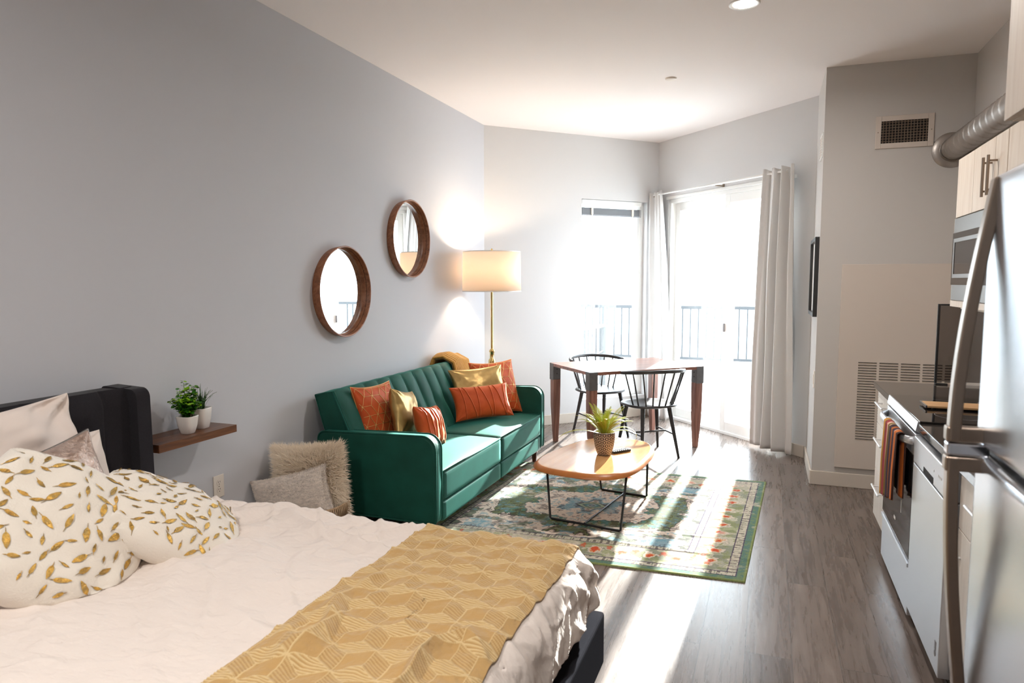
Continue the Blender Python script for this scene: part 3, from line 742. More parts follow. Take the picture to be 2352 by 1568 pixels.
def feathers(seed, count=95):
    def f(mb, P):
        rnd = random.Random(seed); placed = []
        tries = 0
        while len(placed) < count and tries < 4000:
            tries += 1
            u, v = rnd.uniform(-0.93, 0.93), rnd.uniform(-0.93, 0.93)
            if any((u - a) ** 2 + (v - b) ** 2 < 0.148 ** 2 for a, b in placed): continue
            placed.append((u, v))
            L_ = rnd.choice((0.04, 0.055, 0.07, 0.085, 0.10)); wd = L_ * rnd.uniform(0.28, 0.42); an = rnd.uniform(0, 2 * pi)
            pts = []; N_ = 8
            ca, sa = cos(an), sin(an)
            def uv(x, y): return (u + x * ca - y * sa, v + x * sa + y * ca)
            left, right, mid_ = [], [], []
            for k in range(N_ + 1):
                t = k / N_; x = L_ * (2 * t - 1); ww = wd * (sin(pi * t ** 0.8) ** 0.8) + 0.001
                left.append(uv(x, ww * (1 + rnd.uniform(-.12, .12)))); right.append(uv(x, -ww * (1 + rnd.uniform(-.12, .12)))); mid_.append(uv(x, 0))
            V = []
            ok = True
            for row in (left, mid_, right):
                for q in row:
                    if abs(q[0]) > 0.985 or abs(q[1]) > 0.985: ok = False
            if not ok: continue
            lift = 0.0022
            for r_i, row in enumerate((left, mid_, right)):
                for q in row: V.append(P(q[0], q[1], -1) + Vector((0, -lift - (0.0012 if r_i == 1 else 0) - rnd.uniform(0, 0.0012), 0)))
            n = N_ + 1
            Fc = [(k, k + 1, n + k + 1, n + k) for k in range(N_)] + [(n + k, n + k + 1, 2 * n + k + 1, 2 * n + k) for k in range(N_)]
            mb.add(V, Fc, 1, True)
            q0, q1 = uv(-L_, 0), uv(-L_ * 1.55, 0)
            if abs(q1[0]) < 0.97 and abs(q1[1]) < 0.97:
                mb.tube([P(q0[0], q0[1], -1) + Vector((0, -0.003, 0)), P(q1[0], q1[1], -1) + Vector((0, -0.003, 0))], [0.0014, 0.0005], 4, mi=1)
    return f

# sofa, near group
pillow('throw_pillow', 'square rust velvet pillow with gold geometric lines in the near corner of the sofa', [MT['rust'], MT['goldline']], 0.42, 0.41, 0.12, (-2.36, 3.87, 0.655), -4, 17, roll=2, seed=1, deco=star_lines, edge=0.002, edge_mat=1)
pillow('throw_pillow', 'metallic gold pillow upright between the two rust pillows at the near sofa end', MT['goldsat'], 0.36, 0.32, 0.13, (-2.23, 4.00, 0.645), 9, 13, roll=12, seed=2, wr=0.012)
pillow('throw_pillow', 'small rust pleated pillow leaning by the near sofa arm', MT['rust'], 0.36, 0.27, 0.13, (-2.055, 4.01, 0.575), 6, 18, roll=9, seed=3, deco=pleats, wr=0.010)
# sofa, far group
pillow('throw_pillow', 'square rust velvet pillow with gold lines in the far corner of the sofa', [MT['rust'], MT['goldline']], 0.45, 0.46, 0.13, (-2.11, 5.32, 0.635), -32, 20, roll=0, seed=4, deco=star_lines, edge=0.002, edge_mat=1)
pillow('throw_pillow', 'champagne gold metallic lumbar pillow behind the pleated rust one on the sofa', MT['goldsat'], 0.48, 0.30, 0.12, (-2.20, 5.17, 0.675), -44, 24, roll=-3, seed=5, wr=0.010)
pillow('throw_pillow', 'long rust lumbar pillow with zigzag pleats at the front of the far sofa group', MT['rust'], 0.51, 0.28, 0.13, (-2.105, 5.01, 0.565), -42, 27, roll=-1, seed=6, deco=pleats, wr=0.006)
# knit throw draped over the sofa back
def knit(u, v):
    y = 5.12 + 0.30 * u + 0.05 * sin(3 * v)
    t = v * 1.0
    path = [(-2.635, 0.50), (-2.66 + 0.012, 0.74), (-2.60, 0.872), (-2.52, 0.885), (-2.43, 0.84), (-2.395, 0.72), (-2.35, 0.60), (-2.30, 0.52)]
    k = t * (len(path) - 1); i = min(int(k), len(path) - 2); fr = k - i; fr = fr * fr * (3 - 2 * fr)
    x = path[i][0] + (path[i + 1][0] - path[i][0]) * fr; z = path[i][1] + (path[i + 1][1] - path[i][1]) * fr
    b = 0.005 * sin(u * 2 * pi * 13)
    arch = 0.014 * sin(pi * u)
    return (max(x, -2.645) + (b if v > .5 else 0), y, z + (b + arch) * (1 if 0.15 < v < 0.8 else 0.3) + 0.012 * sin(6 * u))
tag(MB().grid(knit, 130, 40).build('knit_blanket', MT['knit'], solid=0.03), 'mustard ribbed knit blanket folded over the far end of the sofa back', 'blanket')

# ================================================================== FLOOR LAMP
lx, ly = -2.335, 5.80
lamp = thing('floor_lamp', 'lit brass floor lamp with white drum shade in the corner behind the sofa', 'floor lamp', (lx, ly, 0))
MB().lathe([(0.0001, 0), (0.14, 0), (0.145, 0.012), (0.13, 0.024), (0.03, 0.032), (0.012, 0.05)], (lx, ly, 0), 40).build('base', MT['brass'], lamp)
MB().cyl((lx, ly, 0.03), (lx, ly, 1.5), 0.011, n=16).build('pole', MT['brass'], lamp)
MB().lathe([(0.011, 0.66), (0.03, 0.67), (0.034, 0.69), (0.032, 0.80), (0.026, 0.815), (0.020, 0.82), (0.020, 0.875), (0.027, 0.88), (0.024, 0.895), (0.013, 0.905), (0.011, 0.91)], (lx, ly, 0), 24).build('collar', MT['brass'], lamp)
MB().cyl((lx, ly, 1.26), (lx, ly, 1.268), 0.0125, n=16).build('joint_ring', MT['brass'], lamp)
rb_, rt_ = 0.264, 0.258
sh = MB().lathe([(rb_, 1.425), (rt_, 1.782)], (lx, ly, 0), 72).build('lamp_shade', MT['shade'], lamp, solid=0.002)
MB().lathe([(rb_ + 0.0015, 1.425), (rb_ + 0.0015, 1.433)], (lx, ly, 0), 72).build('shade_trim', MT['vinyl'], sh)
MB().lathe([(rt_ + 0.0015, 1.775), (rt_ + 0.0015, 1.783)], (lx, ly, 0), 72).build('shade_trim', MT['vinyl'], sh)
w = MB()
for k in range(3):
    a = 2 * pi * k / 3 + 0.4; w.cyl((lx, ly, 1.765), (lx + rt_ * cos(a), ly + rt_ * sin(a), 1.775), 0.002, n=6)
w.build('shade_spider', MT['brass'], sh)
MB().cyl((lx, ly, 1.50), (lx, ly, 1.54), 0.018, n=16).build('socket', MT['brass'], lamp)
MB().sphere((lx, ly, 1.60), 0.03, 20, 12, sz=1.3).build('bulb', MT['bulb'], lamp)
MB().lathe([(0.004, 1.765), (0.004, 1.785), (0.011, 1.79), (0.011, 1.80), (0.006, 1.806), (0.0001, 1.812)], (lx, ly, 0), 16).build('finial', MT['brass'], lamp)
ld = bpy.data.lights.new('bulb_light', 'POINT'); ld.energy = 13; ld.color = (1.0, 0.80, 0.58); ld.shadow_soft_size = 0.04
lo = bpy.data.objects.new('bulb_light', ld); COL.objects.link(lo); lo.parent = lamp; lo.location = (0, 0, 1.66)

# ================================================================== ROUND MIRRORS
def wall_mirror(yc, zc, label):
    t = thing('round_mirror', label, 'mirror', (XL, yc, zc), group='round wooden mirrors over the sofa')
    rf, rb2, d = 0.300, 0.288, 0.062
    T_ = Matrix.Translation((XL, yc, zc)) @ Matrix.Rotation(pi / 2, 4, 'Y')
    prof = [(rb2, 0.001), (rf - 0.001, d - 0.002), (rf - 0.003, d), (rf - 0.009, d), (rf - 0.011, d - 0.002), (rf - 0.0125, 0.034), (rf - 0.0145, 0.032), (rb2 - 0.010, 0.004)]
    fr = MB().lathe(prof, (0, 0, 0), 96, T=T_).build('frame', MT['mirrorwood'], t)
    MB().lathe([(rf - 0.0150, 0.0318), (rf - 0.0135, 0.0338)], (0, 0, 0), 96, T=T_).build('seam', MT['slot'], fr)
    MB().lathe([(0.0001, 0.008), (rb2 - 0.009, 0.008)], (0, 0, 0), 96, T=T_, smooth=False).build('mirror_glass', MT['mirror'], t)
    return t
wall_mirror(3.905, 1.45, 'lower left round mirror with deep walnut rim on the wall above the sofa')
wall_mirror(4.815, 1.845, 'upper right round mirror with deep walnut rim, next to the floor lamp')

# ================================================================== WALL SHELF, PLANTS, OUTLET
sh_t = MB().box(XL, -2.46, 2.24, 2.71, 0.773, 0.809).build('wall_shelf', MT['shelf'], bevel=0.001)
tag(sh_t, 'short dark walnut floating shelf beside the headboard', 'shelf')
def square_pot(c, w0, w1, h, name='pot', parent=None):
    T_ = Matrix.Translation(c) @ Matrix.Rotation(radians(8), 4, 'Z')
    mb = MB()
    prof = [(w0 * 0.9, 0), (w0, 0.004), (w0 + (w1 - w0) * 0.65, h * 0.45), (w1, h * 0.97), (w1, h), (w1 - 0.005, h), (w1 - 0.006, h - 0.012)]
    def rnd_sq(r, a):
        p = 5.0; return r / ((abs(cos(a)) ** p + abs(sin(a)) ** p) ** (1 / p))
    n = 48; V = []
    for i in range(n):
        a = 2 * pi * i / n
        for (r, z) in prof: q = rnd_sq(r, a); V.append((q * cos(a), q * sin(a), z))
    k = len(prof)
    mb.add(V, [(i * k + j, ((i + 1) % n) * k + j, ((i + 1) % n) * k + j + 1, i * k + j + 1) for i in range(n) for j in range(k - 1)], 0, True, T_)
    o = mb.build('pot', MT['ceramic'], parent)
    w_ = w1 - 0.007
    MB().box(-w_, w_, -w_, w_, h - 0.02, h - 0.012, T=T_).build('soil', MT['soil'], parent)
    return o
# bushy plant
c1 = Vector((-2.535, 2.475, 0.809))
p1 = thing('potted_plant', 'bushy bright green plant with round leaves in a white square pot', 'potted plant', tuple(c1))
square_pot(c1, 0.026, 0.040, 0.082, parent=p1)
rnd = random.Random(11)
lf = MB(); stm = MB()
for s_ in range(36):
    a = rnd.uniform(0, 2 * pi); lean_ = rnd.uniform(0.0, 0.8) ** 1.0; hgt = rnd.uniform(0.08, 0.145) * (1.05 - 0.35 * lean_)
    if s_ < 3: lean_ = 0.12 + 0.1 * s_; hgt = 0.165 - 0.012 * s_
    base = c1 + Vector((rnd.uniform(-.02, .02), rnd.uniform(-.02, .02), 0.072))
    tip = base + Vector((sin(lean_) * cos(a) * hgt, sin(lean_) * sin(a) * hgt, cos(lean_) * hgt))
    if tip.x < XL + 0.02: tip.x = XL + 0.03
    stm.tube([base, (base + tip) / 2 + Vector((0, 0, .005)), tip], 0.0012, 5)
    for k in range(9):
        t = 0.25 + 0.75 * k / 8; p = base.lerp(tip, t)
        for side in (0, 1, 2):
            b = rnd.uniform(0, 2 * pi); el = rnd.uniform(0.0, 0.9)
            d = Vector((cos(b) * cos(el), sin(b) * cos(el), sin(el))); r = rnd.uniform(0.008, 0.0135) * (1.05 - 0.3 * t)
            q = p + d * (r * 1.2); nrm = (Vector((rnd.uniform(-.5, .5), rnd.uniform(-.5, .5), 1)) + d * 0.3).normalized()
            a1 = (d - nrm * d.dot(nrm)).normalized(); a2 = nrm.cross(a1)
            V = [q + nrm * 0.0] + [q + a1 * r * cos(2 * pi * j / 7) + a2 * r * 0.85 * sin(2 * pi * j / 7) + nrm * r * 0.22 for j in range(7)]
            V = [v if v.x > XL + 0.006 else Vector((XL + 0.006, v.y, v.z)) for v in V]
            lf.add(V, [(0, 1 + j, 1 + (j + 1) % 7) for j in range(7)], 1 if (t > 0.8 and rnd.random() < 0.55) or rnd.random() < 0.12 else 0, True)
lf.build('leaves', [MT['leaf'], MT['leaf_tip']], p1); stm.build('stems', MT['leaf'], p1)
# spiky plant
c2 = Vector((-2.565, 2.585, 0.809))
p2 = thing('potted_plant', 'spiky grass-like plant in a white square pot at the rear of the shelf', 'potted plant', tuple(c2))
square_pot(c2, 0.032, 0.043, 0.10, parent=p2)
gb = MB()
for s_ in range(42):
    a = rnd.uniform(0, 2 * pi); L_ = rnd.uniform(0.09, 0.15); out = rnd.uniform(0.25, 1.0)
    base = c2 + Vector((rnd.uniform(-.016, .016), rnd.uniform(-.016, .016), 0.088)); pts = []
    for k in range(7):
        t = k / 6; r_ = out * L_ * t * 0.6; pts.append(base + Vector((cos(a) * r_, sin(a) * r_, L_ * (t - 0.42 * out * t * t))))
    pts = [p if p.x > XL + 0.006 else Vector((XL + 0.006, p.y, p.z)) for p in pts]
    V = []; side = Vector((-sin(a), cos(a), 0))
    for k, p in enumerate(pts):
        ww = 0.0034 * (1 - (k / 6) ** 1.5) + 0.0003; V += [p - side * ww, p + Vector((0, 0, 0.0012)), p + side * ww]
    gb.add(V, [(3 * k + i, 3 * k + i + 1, 3 * k + i + 4, 3 * k + i + 3) for k in range(6) for i in (0, 1)], 0, True)
gb.build('leaves', MT['grassleaf'], p2)
# outlet
ot = thing('wall_outlet', 'white double power outlet on the wall beyond the bed', 'outlet', (XL, 2.782, 0.454))
MB().box(XL, XL + 0.006, 2.746, 2.818, 0.395, 0.513).build('cover_plate', MT['plastic_white'], ot, bevel=0.0025)
for z in (0.435, 0.473):
    s_ = MB().cyl((XL + 0.005, 2.782, z), (XL + 0.0075, 2.782, z), 0.0165, n=24).build('socket', MT['plastic_white'], ot)
    w = MB()
    for dy in (-0.006, 0.006): w.box(XL + 0.0072, XL + 0.0079, 2.782 + dy - 0.001, 2.782 + dy + 0.001, z + 0.001, z + 0.009)
    w.cyl((XL + 0.0072, 2.782, z - 0.007), (XL + 0.0079, 2.782, z - 0.007), 0.0025, n=10); w.build('slots', MT['slot'], s_)
MB().cyl((XL + 0.005, 2.782, 0.454), (XL + 0.0075, 2.782, 0.454), 0.003, n=10).build('screw', MT['nickel'], ot)

# ================================================================== BED
BY0, BY1 = 0.60, 2.25
bed = thing('bed', 'charcoal upholstered bed with winged channel headboard', 'bed', (-1.6, 1.45, 0))
# headboard with vertical channels
def hb(u, v):
    y = BY0 - 0.0 + u * (BY1 - 0.07 - BY0); z = 0.1 + v * (1.075 - 0.1)
    nb = 10; s = (u * nb) % 1.0
    x = -2.505 + 0.010 * abs(sin(pi * s)) ** 0.35
    if v > 0.93: x -= 0.03 * ((v - 0.93) / 0.07) ** 2
    return (x, y, z)
w = MB().grid(hb, 201, 30)
w.box(-2.64, -2.53, BY0, BY1 - 0.06, 0.1, 1.068)
w.build('headboard', MT['charcoal'], bed)
for (ya_, yb2) in ((BY0 - 0.09, BY0 - 0.02), (BY1 - 0.12, BY1 - 0.053)):
    # wing: rounded vertical slab with soft top front corner
    pts = []
    for (cx_, cz_, a0, a1, rr) in ((-2.450 - 0.04, 1.070 - 0.04, 0, pi / 2, 0.04), (-2.63, 1.056, pi / 2, pi, 0.02), (-2.64, 0.13, pi, 1.5 * pi, 0.01), (-2.445, 0.13, 1.5 * pi, 2 * pi, 0.01)):
        for k in range(7):
            a = a0 + (a1 - a0) * k / 6; pts.append((cx_ + rr * cos(a), cz_ + rr * sin(a)))
    T_ = Matrix(((1, 0, 0, 0), (0, 0, 1, 0), (0, 1, 0, 0), (0, 0, 0, 1)))
    MB().prism(pts, ya_, yb2, T=T_).build('headboard_wing', MT['charcoal'], bed, bevel=0.012, seg=4)
MB().box(-0.565, -0.510, BY0 - 0.07, 2.335, 0.16, 0.352).build('footboard', MT['footgrey'], bed, bevel=0.012, seg=3)
for (a, b_) in ((BY0 - 0.07, BY0 - 0.02), (2.265, 2.315)):
    MB().box(-2.45, -0.565, a, b_, 0.16, 0.35).build('side_rail', MT['footgrey'], bed, bevel=0.012, seg=3)
for (x, y) in ((-0.58, 0.62), (-0.58, 2.24), (-2.35, 0.62), (-2.35, 2.24)):
    MB().cyl((x, y, 0), (x, y, 0.17), 0.018, 0.024, 16).build('leg', MT['plastic_black'], bed)
MB().box(-2.53, -0.60, BY0 + 0.03, 2.22, 0.30, 0.575).build('mattress', MT['cotton'], bed, bevel=0.05, seg=4)

BE_X, BE_Y0, BE_Y1, BR = -0.635, BY0 + 0.06, 2.18, 0.09
TOPZ = 0.615
def bend(t, e, R_):
    if t <= e: return t, 0.0
    a = (t - e) / R_
    if a < pi / 2: return e + R_ * sin(a), R_ * (1 - cos(a))
    r = t - e - R_ * pi / 2
    return e + R_ + 0.06 * r, R_ + r
def ridged(x, y, s): return 1 - abs(2 * noise.noise(Vector((x, y, s)))) 
def bed_surf(u, v, lift=0.0):
    """u: x position unrolled, v: y position unrolled"""
    x, dx = bend(u, BE_X, 0.10)
    y, dy = bend(v, BE_Y1, 0.075)
    if v < BE_Y0:
        yy, dyy = bend(-v, -BE_Y0, 0.075); y = -yy; dy = dyy
    D = (dx ** 3 + dy ** 3) ** (1 / 3)
    dmax = 0.285
    D = min(D, dmax)
    z = TOPZ - D
    # gentle crown of the bedding
    z += 0.012 * sin(pi * min(1, max(0, (v - 0.5) / 1.8)))
    p = Vector((x, y, z))
    if dx > 0.001: p.x += lift * min(1, dx / 0.08)
    if dy > 0.001: p.y += lift * min(1, dy / 0.08) * (1 if v > 1 else -1)
    p.z += lift * (1 - min(1, D / 0.15))
    return p
def wr_bed(u, v):
    # creases running diagonally plus gathers near the far edge
    a = u * 0.9 + v * 0.45
    w1 = max(0, ridged(u * 2.1 + 0.5 * v, v * 3.2 + 1.3, 1.7) - 0.72) ** 1.2 * 0.11
    w2 = max(0, ridged((u + v * 0.8) * 5.5, (v - u * 0.3) * 2.4, 4.2) - 0.72) ** 1.2 * 0.045
    w3 = noise.noise(Vector((u * 1.7, v * 2.3, 9.1))) * 0.012
    far = max(0, min(1, (v - 1.75) / 0.45))
    g = 0.009 * far * sin((u * 0.9 - v * 0.55) * 52 + 5 * noise.noise(Vector((u * 3, v * 3, 2))))
    g2 = 0.0022 * noise.noise(Vector((u * 24, v * 20, 5))) + 0.0015 * noise.noise(Vector((u * 50, v * 45, 3)))
    foot = max(0, min(1, (u + 0.70) / 0.12))
    g3 = 0.010 * foot * (sin(v * 46 + 6 * noise.noise(Vector((v * 4, u * 2, 7)))) * (0.5 + noise.noise(Vector((v * 3, 1, 1)))))
    fl = 0.25 + 0.75 * max(0, min(1, (v - 1.15) / 0.55))
    fine = max(0, ridged((u - v * 0.7) * 9, (v + u * 0.4) * 4.5, 8.8) - 0.78) * 0.045 * (0.35 + 0.65 * far)
    sm = lambda t: t * t * (3 - 2 * t)
    under = sm(max(0, min(1, (u + 1.22) / 0.12))) * (1 - sm(max(0, min(1, (u + 0.62) / 0.10))))
    return ((w1 + w2) * fl + w3 + fine) * (1 - 0.72 * under) + g * (1 - under) + g2 + g3
def comf(u, v):
    U = -2.47 + u * (2.47 - 0.30); V_u = 0.40 + v * (2.43 - 0.40)
    p = bed_surf(U, V_u, 0.0); k = wr_bed(U, V_u)
    if U > BE_X + 0.08:
        p.x += k * 0.9
        if p.z < 0.42 and p.y < 2.31: t_ = min(1, (0.42 - p.z) / 0.05); p.x = min(p.x, -0.574 + 0.05 * (1 - t_))
    elif V_u > BE_Y1 + 0.06: p.y += k
    else: p.z += k
    return p
tag(MB().grid(comf, 330, 300).build('comforter', MT['duvet'], solid=0.006), 'rumpled white comforter spread over the bed', 'comforter')

# mustard throw with tumbling-block embossing
def blocks(a, b, R_):
    """returns (stripe height, tone) for the rhombille pattern at (a,b)"""
    q = (sqrt(3) / 3 * a - 1 / 3 * b) / R_; r = (2 / 3 * b) / R_
    x, z = q, r; y = -x - z
    rx, ry, rz = np.round(x), np.round(y), np.round(z)
    dx, dy, dz = abs(rx - x), abs(ry - y), abs(rz - z)
    c1_ = (dx > dy) & (dx > dz); rx = np.where(c1_, -ry - rz, rx)
    c2_ = (~c1_) & (dy <= dz); rz = np.where(c2_ & (dz >= dx), -rx - ry, rz)
    ca = R_ * (sqrt(3) * rx + sqrt(3) / 2 * rz); cb = R_ * 1.5 * rz
    la, lb = a - ca, b - cb
    ang = (np.arctan2(lb, la) - pi / 6) % (2 * pi)
    typ = np.floor(ang / (2 * pi / 3)).astype(int)
    def st(x_, per): return np.clip(0.5 + 1.4 * np.sin(2 * pi * x_ / per), 0, 1)
    h = np.where(typ == 0, st(lb, 0.0100) * 1.0, np.where(typ == 1, st(la * 0.5 + lb * 0.866, 0.0082) * 0.45, 0.0))
    # spoke and outline edges
    rad = np.hypot(la, lb)
    e = np.zeros_like(a)
    for k in range(3):
        an = pi / 6 + k * 2 * pi / 3; dist = abs(-sin(an) * la + cos(an) * lb); along = cos(an) * la + sin(an) * lb
        e = np.maximum(e, ((dist < 0.0015) & (along > 0)) * 1.0)
    for k in range(6):
        an = k * pi / 3; dist = abs(cos(an) * la + sin(an) * lb - R_ * sqrt(3) / 2); e = np.maximum(e, (dist < 0.0013) * 0.9)
    return np.maximum(h, e), typ
nu, nv = 270, 760
UU = np.linspace(-1.145, -0.575, nu); VV = np.linspace(0.52, 2.42, nv)
A_, B_ = np.meshgrid(UU, VV, indexing='ij')
hgt, typ = blocks(A_ * 1.0 + 0.02, B_ * 1.0, 0.068)
verts = np.empty((nu, nv, 3))
for i, u in enumerate(UU):
    for j, v in enumerate(VV):
        # hem follows a slight wander
        uw = u + 0.010 * noise.noise(Vector((0, v * 2.2, 3))) * (1 if i > nu / 2 else 0.5)
        fold = max(0, ridged(uw * 3.4 + v * 1.2, v * 1.5, 6.6) - 0.74) ** 1.15 * 0.13
        lump = noise.noise(Vector((uw * 9, v * 8, 1.1))) * 0.011 + noise.noise(Vector((uw * 22, v * 20, 4.1))) * 0.005
        # one long soft fold along the left edge as in life
        dl_ = (uw + 1.145) - 0.055 - 0.03 * sin(v * 4.0)
        fold2 = 0.020 * math.exp(-(dl_ / 0.022) ** 2) * (0.4 + 0.6 * min(1, max(0, (2.0 - v))))
        he = min(1.0, min(uw + 1.145, -0.575 - uw) / 0.10); he = max(0.12, he)
        k = wr_bed(uw, v) + 0.011 + max(0.0, (fold + fold2 + 1.5 * lump + 0.005) * he) + 0.0022 * hgt[i, j]
        p = bed_surf(uw, v, 0.0)
        if uw > BE_X + 0.08: p.x += k
        x_, dy_ = bend(v, BE_Y1, 0.075)
        if dy_ > 0.03: p.y += k * 0.9 + 0.004; p.z += k * 0.2
        else: p.z += k
        verts[i, j] = p
me = bpy.data.meshes.new('throw_blanket')
idx = np.arange(nu * nv).reshape(nu, nv)
faces = np.stack([idx[:-1, :-1], idx[1:, :-1], idx[1:, 1:], idx[:-1, 1:]], -1).reshape(-1, 4)
me.from_pydata(verts.reshape(-1, 3).tolist(), [], faces.tolist())
me.polygons.foreach_set('use_smooth', [True] * len(me.polygons))
base = np.array(rgb(190, 154, 100)); hi = np.array(rgb(218, 192, 142)); lo_ = np.array(rgb(180, 143, 90))
cc = base[None, None] * (1 - hgt[..., None]) + hi[None, None] * hgt[..., None]
cc = np.where((typ == 2)[..., None] & (hgt < 0.3)[..., None], cc * 1.04, cc); cc = np.where((typ == 1)[..., None] & (hgt < 0.2)[..., None], lo_[None, None], cc)
att = me.color_attributes.new('Col', 'FLOAT_COLOR', 'POINT')
att.data.foreach_set('color', np.concatenate([cc, np.ones((nu, nv, 1))], -1).reshape(-1))
me.materials.append(attr_mat('mustard_embossed_fleece', 0.9, sheen=0.25, bump=(38, 0.7, 0.010)))
thr = bpy.data.objects.new('throw_blanket', me); COL.objects.link(thr)
m_ = thr.modifiers.new('solid', 'SOLIDIFY'); m_.thickness = 0.005; m_.offset = -1
tag(thr, 'mustard yellow embossed throw laid across the foot of the bed', 'blanket')

# bed pillows
pillow('bed_pillow', 'large white pillow topmost against the charcoal headboard', MT['cotton'], 0.72, 0.44, 0.17, (-2.35, 1.465, 0.875), 4, 12, roll=-3, seed=21, wr=0.032, ear=0.07)
pillow('bed_pillow', 'white pillow mostly hidden behind the champagne metallic one', MT['cotton'], 0.72, 0.36, 0.15, (-2.29, 1.53, 0.80), 4, 20, roll=2, seed=22, wr=0.015, ear=0.07)
pillow('throw_pillow', 'champagne metallic pillow with dark piped edge on the bed', [MT['champagne'], MT['steel_dark']], 0.52, 0.42, 0.15, (-2.15, 1.515, 0.775), 4, 20, roll=-6, seed=23, floor=0.63, wr=0.012, edge=0.004, edge_mat=1)
pillow('throw_pillow', 'large white plush pillow with gold feather foil at the left edge of the bed', [MT['furwhite'], MT['foil']], 0.50, 0.46, 0.19, (-1.95, 1.40, 0.775), -6, 33, roll=42, seed=24, wr=0.014, ear=0.0, rnd_=0.25, floor=0.632, deco=feathers(5, 95), puffx=0.36)
pillow('throw_pillow', 'white plush pillow with gold feather foil lying nearest the bed centre', [MT['furwhite'], MT['foil']], 0.48, 0.38, 0.17, (-1.86, 1.72, 0.72), 16, 54, roll=61, seed=25, wr=0.014, ear=0.0, rnd_=0.25, floor=0.632, deco=feathers(9, 95), puffx=0.36)

# ================================================================== BASKET WITH PILLOWS
bc = (-2.375, 3.15)
bk = thing('rope_basket', 'jute rope basket on the floor between bed and sofa', 'basket', (bc[0], bc[1], 0))
MB().lathe([(0.0001, 0.004), (0.17, 0.004), (0.19, 0.02), (0.205, 0.12), (0.21, 0.27), (0.216, 0.285), (0.21, 0.296), (0.2, 0.29), (0.198, 0.26), (0.19, 0.10), (0.17, 0.03), (0.0001, 0.02)], (bc[0], bc[1], 0), 90,
           rmod=lambda t, z: 1 + 0.010 * sin(t * 45) * (z > 0.01)).build('body', MT['basket'], bk)
w = MB(); rnd = random.Random(4)
for k in range(100):
    a = 2 * pi * k / 100; L_ = rnd.uniform(0.05, 0.085)
    w.tube([(bc[0] + 0.218 * cos(a), bc[1] + 0.218 * sin(a), 0.292), (bc[0] + 0.224 * cos(a), bc[1] + 0.224 * sin(a), 0.27), (bc[0] + 0.222 * cos(a + .01), bc[1] + 0.222 * sin(a + .01), 0.285 - L_)], 0.0035, 5)
w.build('fringe', MT['basket'], bk)
def strands(seed, n, L0, L1, both=True, r0=0.0011):
    def f(mb, P):
        rnd = random.Random(seed)
        for _ in range(n):
            u, v = rnd.uniform(-1, 1), rnd.uniform(-1, 1); side = -1 if rnd.random() < 0.6 else 1
            if rnd.random() < 0.3:
                if rnd.random() < 0.5: u = rnd.choice((-1, 1)) * rnd.uniform(0.93, 1)
                else: v = rnd.choice((-1, 1, 1)) * rnd.uniform(0.93, 1)
            p = P(u, v, side); L_ = rnd.uniform(L0, L1)
            d = Vector((u * 0.8 + rnd.uniform(-.5, .5), side * 0.55 * (1 - max(abs(u), abs(v)) ** 4) + side * 0.1, v * 0.8 + rnd.uniform(-.5, .5) + 0.15)).normalized()
            q = p + d * L_ * 0.5; e = q + (d + Vector((rnd.uniform(-.4, .4), 0, rnd.uniform(-.6, .2)))).normalized() * L_ * 0.5
            a = d.orthogonal().normalized() * r0
            mb.add([p - a, p + a, q - a * 0.8, q + a * 0.8, e], [(0, 1, 3, 2), (2, 3, 4)], 0, True)
    return f
pillow('fur_pillow', 'shaggy cream fur pillow at the back of the basket against the sofa arm', MT['fur'], 0.38, 0.38, 0.12, (-2.395, 3.20, 0.385), -80, 3, roll=-5, seed=31, deco=strands(3, 14000, 0.035, 0.075, r0=0.0018))
pillow('fur_pillow', 'heathered grey short-haired pillow in front inside the basket', MT['greyfur'], 0.45, 0.28, 0.13, (-2.41, 3.06, 0.335), -78, 8, roll=-15, seed=32, deco=strands(8, 7000, 0.006, 0.012), wr=0.008)

